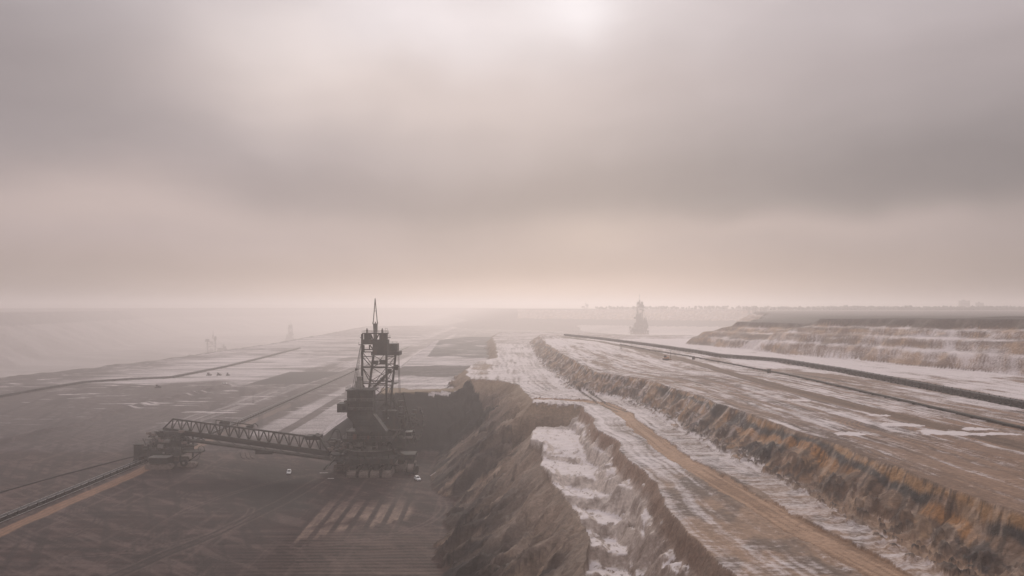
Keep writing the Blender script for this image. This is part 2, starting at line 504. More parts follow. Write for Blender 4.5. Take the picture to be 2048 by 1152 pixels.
gy, gx = np.gradient(Z)
dYr = np.gradient(Yr)[:, None]; dX = (U[1]-U[0])*(YY+90.0)
zx = gx/dX; zy = gy/dYr - 0
slope = np.sqrt(zx*zx+(zy-zx*UU)**2)
A = np.array
C = np.zeros(XX.shape+(3,)); C[:] = (.066, .039, .036)
S = np.zeros(XX.shape)
n_big = fbm(XX/45., YY/45., 4, 101); n_mid = fbm(XX/9., YY/9., 4, 103); n_fin = fbm(XX/1.8, YY/1.8, 3, 105)

# --- lower bench
strX = fbm(XX/38.+wb, YY/2.3, 4, 111)           # streaks that run across the view
strY = fbm(XX/2.4, YY/55., 4, 113)              # streaks that run with the bench
strD = fbm((XX*.9+YY*.43)/2.6, (YY*.9-XX*.43)/60., 4, 115)
C = mixc(C, (.060, .046, .046), sstep(.45, .75, n_big)*.7)
C = mixc(C, (.13, .10, .093), sstep(.50, .66, strX)*.65)
C = mixc(C, (.034, .026, .027), sstep(.50, .64, fbm(XX/26.+wb*2+7, YY/1.5, 4, 112))*.6)
C = mixc(C, (.15, .12, .11), sstep(.54, .62, fbm((XX*.8-YY*.6)/40.+5, (YY*.8+XX*.6)/1.8+wb*2, 4, 114))*.55)
C = mixc(C, (.045, .033, .032), sstep(.50, .64, strD)*.7)
C = mixc(C, (.16, .125, .115), sstep(.58, .76, strY)*.45)
# arcs left by turning tracks
for cx, cy, r, w_ in ((-125, 262, 19, 6), (-118, 300, 30, 5), (-95, 312, 9, 4), (-150, 245, 40, 6), (-60, 240, 30, 4), (-175, 300, 60, 5), (-128, 330, 44, 5)):
    r_ = np.hypot(XX-cx, (YY-cy)*.8); ang = np.arctan2(YY-cy, XX-cx)
    mm = sstep(w_, w_*.5, np.abs(r_-r))*(np.sin(r_*5.)*.5+.5)*sstep(.35, .6, vnoise(ang*2+cx, ang*0+cy, 9))
    C = mixc(C, (.04, .03, .03), mm*.55*lowbench)
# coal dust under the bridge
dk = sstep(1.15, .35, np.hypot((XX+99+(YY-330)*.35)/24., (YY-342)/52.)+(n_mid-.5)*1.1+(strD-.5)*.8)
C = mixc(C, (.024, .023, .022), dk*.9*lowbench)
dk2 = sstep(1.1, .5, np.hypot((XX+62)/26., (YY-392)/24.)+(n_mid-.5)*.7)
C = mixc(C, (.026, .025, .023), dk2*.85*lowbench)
# tan ground pressed by the crawlers, gaps between the tracks
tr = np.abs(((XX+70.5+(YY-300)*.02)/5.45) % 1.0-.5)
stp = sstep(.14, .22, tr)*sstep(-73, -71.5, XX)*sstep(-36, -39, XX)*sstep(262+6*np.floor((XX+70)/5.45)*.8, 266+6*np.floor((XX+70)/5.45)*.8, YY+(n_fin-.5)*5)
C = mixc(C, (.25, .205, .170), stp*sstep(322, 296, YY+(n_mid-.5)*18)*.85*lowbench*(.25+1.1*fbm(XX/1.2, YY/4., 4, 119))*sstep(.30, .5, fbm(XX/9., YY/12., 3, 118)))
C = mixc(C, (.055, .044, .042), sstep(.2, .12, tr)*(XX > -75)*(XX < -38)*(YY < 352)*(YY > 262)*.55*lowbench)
# fine furrows across
fur = (np.sin(YY*2*math.pi/3.1+wb*7+n_mid*1.5)*.5+.5)
mf = sstep(-95, -60, XX)*sstep(285, 262, YY)*lowbench
C = mixc(C, (.17, .135, .11), mf*(sstep(.45, .9, fur)*.55+.12*n_mid))
C = mixc(C, (.05, .036, .034), mf*sstep(.4, .05, fur)*.5)
# wheel ruts, many faint ones first
rnr = random.Random(21)
for _k in range(22):
    x_, y_, a_ = rnr.uniform(-175, -50), rnr.uniform(225, 420), rnr.uniform(0, math.pi); cv = rnr.uniform(-.035, .035); pl_ = []
    for _j in range(14):
        pl_.append((x_, y_)); x_ += 6*math.cos(a_); y_ += 6*math.sin(a_); a_ += cv*6
    xs = [p[0] for p in pl_]; ys = [p[1] for p in pl_]
    bb = (XX > min(xs)-4) & (XX < max(xs)+4) & (YY > min(ys)-4) & (YY < max(ys)+4) & (Z < 1)
    if bb.sum() < 10: continue
    rr = np.full(XX.shape, 99.0); rr[bb] = poly_sd(XX[bb]+wb[bb]*1.5, YY[bb], pl_, False)[0]
    C = mixc(C, (.028, .020, .021) if rnr.random() < .6 else (.17, .135, .125), sstep(.6, .25, np.abs(rr-1.15))*rnr.uniform(.35, .7)*lowbench)
rt, _ = poly_sd(XX+wb*1.2, YY, [G(x, y, h0) for x, y in ((150, 1190), (230, 1151), (330, 1108), (430, 1068), (500, 1035), (560, 1006), (600, 984), (640, 960))], False)
C = mixc(C, (.035, .027, .026), sstep(.75, .35, np.abs(rt-1.6))*.75*lowbench)
C = mixc(C, (.16, .13, .115), sstep(.7, .2, np.abs(rt-2.9))*.4*lowbench)
# sandy service track beside the belt
st = np.abs(XX+174.2+wb*2.0+(n_mid-.5)*1.5)
C = mixc(C, (.26, .165, .108), sstep(4.0, 2.2, st)*lowbench*(.65+.4*n_fin)*sstep(800, 500, YY))
C = mixc(C, (.14, .10, .075), sstep(.6, .2, np.abs(st-1.2))*lowbench*.5)
# farther lower bench
farL = sstep(390, 520, YY)*lowbench
C = mixc(C, (.125, .108, .104), farL*.55)
C = mixc(C, (.05, .043, .042), farL*sstep(.56, .72, fbm((XX*.95+YY*.3)/5., (YY-XX*.3)/110., 4, 121))*.6)
# frost between belt and block
m = sstep(-166, -156, XX)*sstep(-60, -80, XX-(YY-450)*-.05)*sstep(440, 500, YY)*lowbench
S = np.maximum(S, m*(.32+.5*fbm(XX/30., YY/22., 4, 123)+.35*(strX-.5)))
t1, _ = poly_sd(XX, YY, [G(x, y, h0) for x, y in ((560, 868), (600, 846), (650, 815), (690, 790), (740, 752))], False)
S -= .9*sstep(4.5, 2.5, t1)
# frost left of the belt, pools of wet snow far off
m = sstep(-196, -205, XX)*sstep(-235, -222, XX-wb*20)*sstep(430, 540, YY)*lowbench
S = np.maximum(S, m*(.15+.6*(strY-.15)))
m = sstep(-520, -420, XX)*sstep(-236, -256, XX+wb*30)*sstep(760, 830, YY+(n_big-.5)*120)*sstep(1500, 1150, YY)*lowbench
S = np.maximum(S, m*(.10+1.25*(fbm(XX/60., YY/11., 4, 127)-.12)))
m = sstep(-150, -240, XX)*sstep(1150, 1300, YY)*sstep(2400, 1900, YY)*lowbench
S = np.maximum(S, m*(1.0*(fbm(XX/90., YY/30., 4, 128)-.2)))
m = lowbench*sstep(430, 600, YY)
S = np.maximum(S, m*.95*sstep(.60, .8, fbm(XX/26., YY/5., 4, 129)))
dkp = (XX > -262)*(XX < -205-(YY-800)*-.05)*sstep(785, 795, YY)*sstep(945, 935, YY)
C = mixc(C, (.045, .042, .042), dkp*lowbench); S = S*(1-dkp*lowbench)
# far lands
deep = sd0 > 10
S = np.maximum(S, deep*(Z < 20)*(.62+.25*sstep(-500, 500, XX))*(.45+.6*fbm(XX/200., YY/60., 4, 131)))  # snow amount raised so the deep floor fades pale like haze
C = mixc(C, (.08, .075, .07), deep*1.0)

# --- block behind the excavator: snow on top, coal-dark face
topB = (sdB < 0) & (sd1 > 0)
S = np.where(topB, .40+.5*fbm(XX/20., YY/12., 4, 133)+.3*(strX-.5)+.25*(fbm((XX-YY*.3)/2., YY/60., 3, 134)-.5), S)
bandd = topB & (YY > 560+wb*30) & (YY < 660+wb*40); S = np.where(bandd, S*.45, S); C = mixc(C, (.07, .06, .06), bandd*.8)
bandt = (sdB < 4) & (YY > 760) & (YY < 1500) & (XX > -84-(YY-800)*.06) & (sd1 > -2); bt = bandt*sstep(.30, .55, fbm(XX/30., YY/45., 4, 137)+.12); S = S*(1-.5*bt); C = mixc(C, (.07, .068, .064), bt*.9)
rim = topB & (sdB > -14+wb*8) & (YY < 480)
S = np.where(rim, S*.25, S); C = mixc(C, (.22, .16, .10), rim*.9)
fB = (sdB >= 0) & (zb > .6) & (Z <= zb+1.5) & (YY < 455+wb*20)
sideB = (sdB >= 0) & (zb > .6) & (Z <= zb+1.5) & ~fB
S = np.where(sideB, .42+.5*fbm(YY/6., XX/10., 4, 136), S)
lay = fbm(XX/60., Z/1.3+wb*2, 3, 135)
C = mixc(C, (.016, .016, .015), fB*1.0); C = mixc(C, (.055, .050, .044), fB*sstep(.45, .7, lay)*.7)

# --- the long slope: bands of sand, clay and coal
dslope = np.minimum(np.where(sdT > 0, sdT, 99), np.where(sd1 > 0, sd1, 99))
fS = ((sdT > 0) & (sd1 > 0) & (np.maximum(zT, z1b) > .3) & (sdB > 3) & (XX > -70))
fS |= ((sd1 > 0) & (sdT > 0) & (YY > 345) & (z1b > Z-1.0) & (z1b > .3))
cs = fbm(q/8.+wb*2, XX/30., 5, 141); cs2 = fbm(q/2.6, XX/6., 4, 143); cs3 = fbm(q/4.+4, XX/11., 4, 145)
nr = sstep(270, 200, YY)
base = mixc(np.zeros_like(C)+A((.045, .034, .031)), (.125, .094, .074), sstep(.46, .62, cs))
base = mixc(base, (.022, .018, .018), sstep(.52, .64, fbm(q/3.6+9, XX/20., 4, 147))*.85)
base = mixc(base, (.20, .150, .108), sstep(.56, .62, cs3)*sstep(.40, .52, cs)*.85)
base = mixc(base, (.135, .105, .088), sstep(.50, .66, cs2)*.4)
base = mixc(base, (.020, .016, .017), sstep(.54, .64, fbm(q/3.+3, XX/9., 4, 148))*.7)
base = mixc(base, (.20, .155, .12), sstep(.62, .70, fbm(q/2.2+8, XX/6., 4, 150))*.7)
pal = A([(.040, .031, .029), (.065, .050, .045), (.22, .165, .125), (.11, .082, .068), (.026, .022, .022), (.33, .245, .18), (.075, .058, .052), (.20, .15, .12)])
cell = pal[np.clip((wid*8).astype(int), 0, 7)]
w2f, w2e, w2id = worley(q/3.2+wa, XX/13.+wb, 42)
cell2 = pal[np.clip((w2id*8).astype(int), 0, 7)]
soft = (fbm(q/1.2, XX/1.6, 3, 146)-.5)[..., None]
base = base*.30+cell*.42+cell2*.28+soft*.05; base = mixc(base, (.045, .035, .032), sstep(12, 32, dslope)*sstep(.35, .6, cs)*.6)   # darker towards the foot of the cut
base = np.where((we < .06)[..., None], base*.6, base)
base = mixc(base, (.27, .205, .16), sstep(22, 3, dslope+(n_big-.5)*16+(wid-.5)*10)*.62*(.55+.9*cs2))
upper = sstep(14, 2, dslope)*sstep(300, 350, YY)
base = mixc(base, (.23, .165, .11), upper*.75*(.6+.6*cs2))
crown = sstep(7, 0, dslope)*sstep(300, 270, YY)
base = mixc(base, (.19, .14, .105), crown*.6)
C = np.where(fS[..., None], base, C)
S = np.where(fS, .0+.42*sstep(.66, .8, fbm(q/4., XX/10., 4, 149))*sstep(24, 5, dslope)*0, S)

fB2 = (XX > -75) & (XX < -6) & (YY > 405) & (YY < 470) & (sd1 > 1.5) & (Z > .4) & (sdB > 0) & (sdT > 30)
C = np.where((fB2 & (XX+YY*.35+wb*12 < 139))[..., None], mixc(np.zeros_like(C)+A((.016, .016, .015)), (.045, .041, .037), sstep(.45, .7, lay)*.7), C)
# --- terrace floor and its back wall
tz = inT & (sd1 > 0)
wall = tz & (slope > .55)
C = np.where(tz[..., None], mixc(np.zeros_like(C)+A((.40, .345, .305)), (.27, .225, .195), sstep(.45, .65, fbm(XX/2.5, YY/2.0, 4, 155))), C)
S = np.where(tz, .98-.82*sstep(.22, .5, slope)+.25*(n_mid-.5), S)
frost = sstep(285, 330, YY)*.5+.38*sstep(.45, .6, fbm(YY/7., XX/5., 3, 151))
pockets = sstep(2.0, 2.8, sd1)*sstep(5.4, 4.4, sd1)*sstep(.52, .58, fbm(YY/7., XX/9., 3, 152))
S = np.where(wall, np.maximum(S*.6, (.05+frost*.45+.25*(n_mid-.5))*sstep(1.2, 4, sd1)), S); S = np.where(tz, np.maximum(S, pockets*.85*sstep(1.1, .6, slope)), S)
C = mixc(C, (.22, .135, .09), wall*sstep(3.5, 1.0, sd1)*.8)
C = mixc(C, (.17, .115, .085), wall*sstep(220, 150, YY)*.6)
S = np.where(tz & (YY > 322), np.minimum(S, .50+.3*(n_mid-.5)), S)

# --- road bench
b1 = (sd1 <= 0) & (sd2 > 0)
lane = fbm(sd2/1.1, s2/45., 4, 161)
cross = fbm(s2/1.6, sd2/26., 4, 163)
c1 = mixc(np.zeros_like(C)+A((.19, .145, .115)), (.30, .19, .12), sstep(230, 150, YY+(n_mid-.5)*60)*.6)
c1 = mixc(c1, (.085, .075, .07), sstep(.5, .7, fbm(XX/6., YY/10., 4, 164))*.5)
C = np.where(b1[..., None], c1, C)
sn = .74+.95*(lane-.5)+.45*(cross-.5)+.5*(fbm(XX/16., YY/24., 4, 165)-.5)
sn -= .40*sstep(235, 175, YY+(n_big-.5)*60)
sn -= .28*sstep(10, 2, road1-rw)*sstep(320, 200, YY)
sn -= .22*sstep(26, 14, sd2)*sstep(340, 260, YY)*(cross*1.5)
S = np.where(b1, sn, S)
toez = b1 & (sd2 < 23) & (sd2 > 13) & (YY < 330)
S = np.where(toez, np.maximum(S, .50+.7*(cross-.5)), S)
C = mixc(C, (.30, .195, .128), onroad1*1.0)
S = np.where(onroad1, .16*sstep(.6, .7, fbm(road1*1.1, sr1/18., 3, 166)), S)
C = mixc(C, (.21, .125, .075), onroad1*sstep(.48, .62, fbm(road1*1.7, sr1/40., 3, 167))*.8)
# a pair of wheel tracks far down the bench
for off in (0, 3.4):
    tk, _ = poly_sd(XX+wb, YY, [(G(x, y, h1)[0]+off, G(x, y, h1)[1]) for x, y in ((1092, 724), (1116, 742), (1140, 762), (1160, 782), (1200, 808), (1235, 822))], False)
    m = sstep(.7, .35, tk)*b1; S = S-m*.7; C = mixc(C, (.07, .06, .055), m*.8)
S = np.where(b1 & (YY > 900), S*.75, S)
sandy = b1*sstep(1.3, .5, np.hypot((XX+20)/7, (YY-560)/60.)+(n_mid-.5)*2.2)
S = S-.35*sandy; C = mixc(C, (.26, .18, .12), sandy*.6)

# --- slope between road bench and upper plain
f2 = (sd2 > 0) & (Z > z1+.8) & (XX > 20)
g = fbm((YY-XX*.8)/3.+wb*2, sd2/4., 4, 171); gg = fbm((YY-XX*.8)/12., sd2/6., 4, 173)
fq = YY-XX*.9+wb*5
v1, v1e, vid = worley(fq/7.5+wa*.6, sd2/6.5+wb*.8, 61)
pal2 = A([(.235, .150, .095), (.170, .112, .078), (.105, .078, .064), (.26, .172, .108), (.145, .094, .066), (.200, .135, .095), (.090, .074, .066), (.21, .135, .082)])
c2 = pal2[np.clip((vid*8).astype(int), 0, 7)]
w3, w3e, vid3 = worley(fq/2.6+wa, sd2/4.+wb, 62)
c2 = c2*.62+pal2[np.clip((vid3*8).astype(int), 0, 7)]*.38
c2 = mixc(c2, (.10, .066, .048), sstep(.5, .66, g)*.5)
nb = fbm(YY/11., sd2*0, 3, 174)
st0 = sd2+(nb-.5)*2.4
c2 = mixc(c2, (.25, .145, .07), sstep(.2, .5, sd2)*sstep(1.3, .8, st0)*.8)
c2 = mixc(c2, (.060, .058, .056), sstep(.9, 1.3, st0)*sstep(2.6, 2.1, st0)*sstep(.35, .5, fbm(YY/16., XX*0, 3, 177))*.9)
teeth = .5+.5*np.sin(YY*2*math.pi/1.7+wa*3)
c2 = mixc(c2, (.30, .155, .065), sstep(2.2, 2.6, st0)*sstep(4.6, 4.0, st0)*sstep(330, 200, YY)*sstep(.42, .55, fbm(YY/18.+4, XX*0, 3, 175))*.85)
c2 = mixc(c2, (.11, .065, .04), sstep(2.2, 2.6, st0)*sstep(4.6, 4.0, st0)*sstep(260, 200, YY)*teeth*.5)
pk = np.zeros(XX.shape)
for x_, y_ in ((1240, 765), (1275, 779), (1345, 800), (1440, 845), (1470, 860), (1505, 893), (1540, 905), (1222, 752)):
    X_, Y_ = G(x_, y_, 39.5)
    pk = np.maximum(pk, sstep(1.1, .7, np.hypot((XX-X_)/3.3, (YY-Y_)/7.)+(n_mid-.5)*.8))
c2 = mixc(c2, (.040, .038, .04), pk*.85)
c2 = mixc(c2, (.42, .38, .36), sstep(.54, .70, fbm((YY-XX*.8)/1.6, sd2/12., 4, 179))*sstep(150, 330, YY)*.5)
c2 = mixc(c2, (.055, .05, .048), cl_*.6)
c2 = mixc(c2, (.30, .23, .18), sstep(.62, .68, fbm((YY-XX*.8)/2.0, sd2/4., 4, 178))*.45)
c2 = mixc(c2, (.06, .045, .038), sstep(.60, .68, fbm((YY-XX*.8)/1.1+5, sd2/6., 4, 176))*.6)
c2 = np.clip(c2.mean(-1, keepdims=True)+(c2-c2.mean(-1, keepdims=True))*1.02, .01, 1)*1.12
C = np.where(f2[..., None], c2, C)
S = np.where(f2, .08+.34*sstep(.5, .68, g)*sstep(180, 300, YY)+.2*sstep(600, 1000, YY), S)

# --- upper plain
p2 = (sd2 <= 0) & (~isC)
ln2 = fbm(sd2/1.7+wb*3, s2/55., 4, 181); ln3 = fbm(sd2/7., s2/60., 4, 183)
cc = mixc(np.zeros_like(C)+A((.190, .128, .094)), (.105, .073, .058), sstep(.45, .62, ln2))
cc = mixc(cc, (.27, .19, .14), sstep(.5, .66, fbm(sd2/.8+5, s2/30., 4, 180))*.6)
for cx, cy, r__ in ((78+30, 215, 14), (128, 190, 22), (100, 330, 12), (140, 250, 16)):
    q_ = np.hypot(XX-cx, (YY-cy)*.6); cc = mixc(cc, (.30, .17, .10), sstep(5, 2, np.abs(q_-r__))*(np.sin(q_*6)>.2)*.4)
cc = mixc(cc, (.25, .155, .10), sstep(240, 150, YY+(n_big-.5)*50)*.6)
C = np.where(p2[..., None], cc, C)
ln4 = fbm(sd2/.7+wb*4, s2/22., 4, 182); fl4 = fbm(XX/3.2, YY/5., 4, 184)
s_ = .41+.9*(ln2-.5)+.75*(ln3-.5)+1.0*(ln4-.5)+.7*(fl4-.5)+.4*(n_big-.5)
s_ += .20*sstep(300, 480, YY)-.36*sstep(270, 170, YY)
s_ += .42*sstep(-70, -110, sd2)*sstep(.40, .55, fbm(XX/18., YY/45., 3, 185))
s_ += .35*sstep(70, 20, sdc)*sstep(350, 500, YY)
s_ += .30*sstep(600, 760, YY)
S = np.where(p2, s_, S)
C = mixc(C, (.165, .105, .068), onroad2*.9); S = np.where(onroad2, .25*sstep(.5, .7, fbm(road2*1.4, sr2/50., 3, 187)), S)
C = mixc(C, (.085, .055, .04), onroad2*sstep(.5, .6, fbm(road2*1.6+5, sr2/50., 2, 188))*.6)
far2 = p2 & (YY > 760); S = np.where(far2 & (YY > 830), S*.6, S)

# --- stepped cliff
strata = np.clip(fr, 0, 1)
ledge = np.interp(dc+lw+(fbm(YY/9., XX/9., 3, 75)-.5)*7, [0, 7, 9, 12, 14, 19, 20, 24, 26, 30, 31, 36, 38, 60], [.35, .3, .95, .95, .3, .4, .95, .95, .35, .45, .98, .98, .0, .0])
ccl = mixc(np.zeros_like(C)+A((.205, .140, .105)), (.30, .20, .13), sstep(.45, .65, fbm((YY-XX*.6)/6., sdc/7., 4, 191)))
ccl = mixc(ccl, (.13, .10, .085), sstep(.5, .66, fbm(YY/30., Z/1.4+wb*2, 4, 196))*.7)
ccl = mixc(ccl, (.11, .09, .078), sstep(.78, .84, fr+wb*.1)*.85)
C = np.where(isC[..., None], ccl, C)
gs = fbm((YY-XX*.6+sdc*.7)/3.4, sdc/10., 4, 193); gs2 = fbm((YY-XX*.6+sdc*.7)/15., sdc/14., 4, 194)
S = np.where(isC, .16+ledge*.52+.40*(gs-.5)+.6*(gs2-.5)+1.0*(fbm(YY/26.+XX/40., Z/1.8+wb*2, 4, 195)-.5)+.4*(n_mid-.5)-.22*sstep(615, 640, YY)-1.0*sstep(.81, .86, fr), S)
topc = isC & (fr > .985)
C = mixc(C, (.115, .098, .085), topc*1.0); S = np.where(topc, .12+.25*sstep(620, 900, YY), S)
gly = isC & (np.hypot((XX-181)/14, (YY-612)/22.) < 1+wa); S = np.where(gly, .8, S)
nat = (sdn < 0); S = np.where(nat & (YY > 2000), .2, S); C = mixc(C, (.10, .09, .08), nat*(YY > 2000))
# small snow pools
for x_, y_, a_, b_, hh in ((660, 957, 3.2, 1.3, h0), (648, 946, 4.5, .8, h0), (870, 951, 8, .8, h0), (1810, 850, 9, 4, h2), (1885, 865, 14, 5, h2), (1950, 858, 8, 3, h2), (1990, 868, 12, 3, h2), (1760, 830, 6, 2.5, h2), (1700, 868, 8, 3, h2), (1600, 800, 7, 4, h2)):
    X_, Y_ = G(x_, y_, hh)
    S = np.maximum(S, 1.1*sstep(1.2, .8, np.hypot((XX-X_)/a_*1.8, (YY-Y_)/b_*1.1)+(n_fin-.5)*1.2+(n_mid-.5)*.8)*(np.abs(Z-(H-hh)) < 1.5))
S = S+lowbench*.30*sstep(560, 1200, YY)*sstep(.3, .6, n_big)  # far bench whitened with distance, a haze fade put into the snow amount
S = np.where(lowbench & (S > .5), .5+(S-.5)*.6, S)
S = np.clip(S, 0, 1)
C = np.where((lowbench & (YY < 420))[..., None], C*A((.98, .86, .80)), C)
Lum = C.mean(-1, keepdims=True)
C = C*np.clip((Lum/.12), .25, 2.5)**.45*.80       # stronger contrast between dark and pale soil

# --- one sheet, its faces shared out between the plain names of the setting
ids = np.zeros((NR-1, NC-1), int)
cen = lambda a: a[:-1, :-1]
ids[cen(fS | fB | f2 | wall | (isC & (fr < .985)))] = 1
ids[cen(b1 & ~onroad1)] = 2
ids[cen(p2)] = 3
ids[cen(onroad1)] = 4
ids[cen(onroad2 & p2)] = 5
ids[cen(tz & ~wall)] = 2
ids[cen(topc | nat | (deep & (Z > 20)))] = 6

def ground_mat():
    m = bpy.data.materials.new("frosted_soil"); m.use_nodes = True
    t = NT(m.node_tree); b = m.node_tree.nodes['Principled BSDF']
    a = t.n('ShaderNodeAttribute', attribute_name='soil'); s = t.n('ShaderNodeAttribute', attribute_name='snow')
    g_ = t.n('ShaderNodeNewGeometry'); pos = g_.outputs['Position']
    n1 = t.noise(pos, 1.1, 6, .62); n2 = t.noise(pos, .25, 5, .6)
    n3 = t.noise(t.vmath('MULTIPLY', pos, (.35, 1.3, 1)), 1.0, 5, .6)
    f = t.math('MULTIPLY', t.rng(n1, .3, .7, .72, 1.28), t.rng(n2, .3, .7, .85, 1.15))
    c = t.vmath('SCALE', a.outputs['Color'], f)
    sv = t.math('ADD', s.outputs['Fac'], t.math('ADD', t.rng(n1, .3, .7, -.16, .16), t.rng(n3, .3, .7, -.14, .14)))
    sm = t.rng(sv, .22, .92, 0, .90, True)
    sc = t.mix(t.rng(n2, .3, .7, 0, 1), (.54, .485, .475, 1), (.66, .605, .595, 1))
    t.l(t.mix(sm, c, sc), b.inputs['Base Color'])
    b.inputs['Roughness'].default_value = .88
    b.inputs['Specular IOR Level'].default_value = .25
    bp = t.n('ShaderNodeBump'); bp.inputs['Strength'].default_value = .7; bp.inputs['Distance'].default_value = .45
    t.l(t.math('ADD', n1, t.math('MULTIPLY', n2, 1.5)), bp.inputs['Height'])
    t.l(bp.outputs[0], b.inputs['Normal'])
    return m
M_ground = ground_mat()

vert = np.stack([XX, YY, Z], -1).reshape(-1, 3)
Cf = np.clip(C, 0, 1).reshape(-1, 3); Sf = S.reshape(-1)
iv = np.arange(NR*NC).reshape(NR, NC)
quads = np.stack([iv[:-1, :-1], iv[:-1, 1:], iv[1:, 1:], iv[1:, :-1]], -1).reshape(-1, 4)
idf = ids.reshape(-1)
for k, nm in enumerate(('ground', 'slope', 'bench', 'plain', 'dirt_road', 'dirt_track', 'terrain')):
    qk = quads[idf == k]
    if len(qk) == 0: continue
    used, inv = np.unique(qk.ravel(), return_inverse=True)
    me = bpy.data.meshes.new(nm)
    me.vertices.add(len(used)); me.vertices.foreach_set('co', vert[used].ravel().astype(np.float32))
    me.loops.add(len(qk)*4); me.loops.foreach_set('vertex_index', inv.astype(np.int32).ravel())
    me.polygons.add(len(qk)); me.polygons.foreach_set('loop_start', np.arange(0, len(qk)*4, 4, dtype=np.int32))
    me.polygons.foreach_set('loop_total', np.full(len(qk), 4, dtype=np.int32))
    me.polygons.foreach_set('use_smooth', np.ones(len(qk), bool))
    me.update(calc_edges=True)
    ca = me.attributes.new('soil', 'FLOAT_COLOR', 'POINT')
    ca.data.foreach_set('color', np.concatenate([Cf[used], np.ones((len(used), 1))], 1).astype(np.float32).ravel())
    sa = me.attributes.new('snow', 'FLOAT', 'POINT'); sa.data.foreach_set('value', Sf[used].astype(np.float32))
    me.materials.append(M_ground)
    o = bpy.data.objects.new(nm, me); COL.objects.link(o); tag(o, kind='structure')

def gz(x, y):
    """height of the terrain at a point"""
    i = int(np.clip(np.searchsorted(Yr, y), 1, NR-1)); u = x/(Yr[i]+90.0)
    j = int(np.clip(round((u-U[0])/(U[1]-U[0])), 0, NC-1))
    return float(Z[i, j])


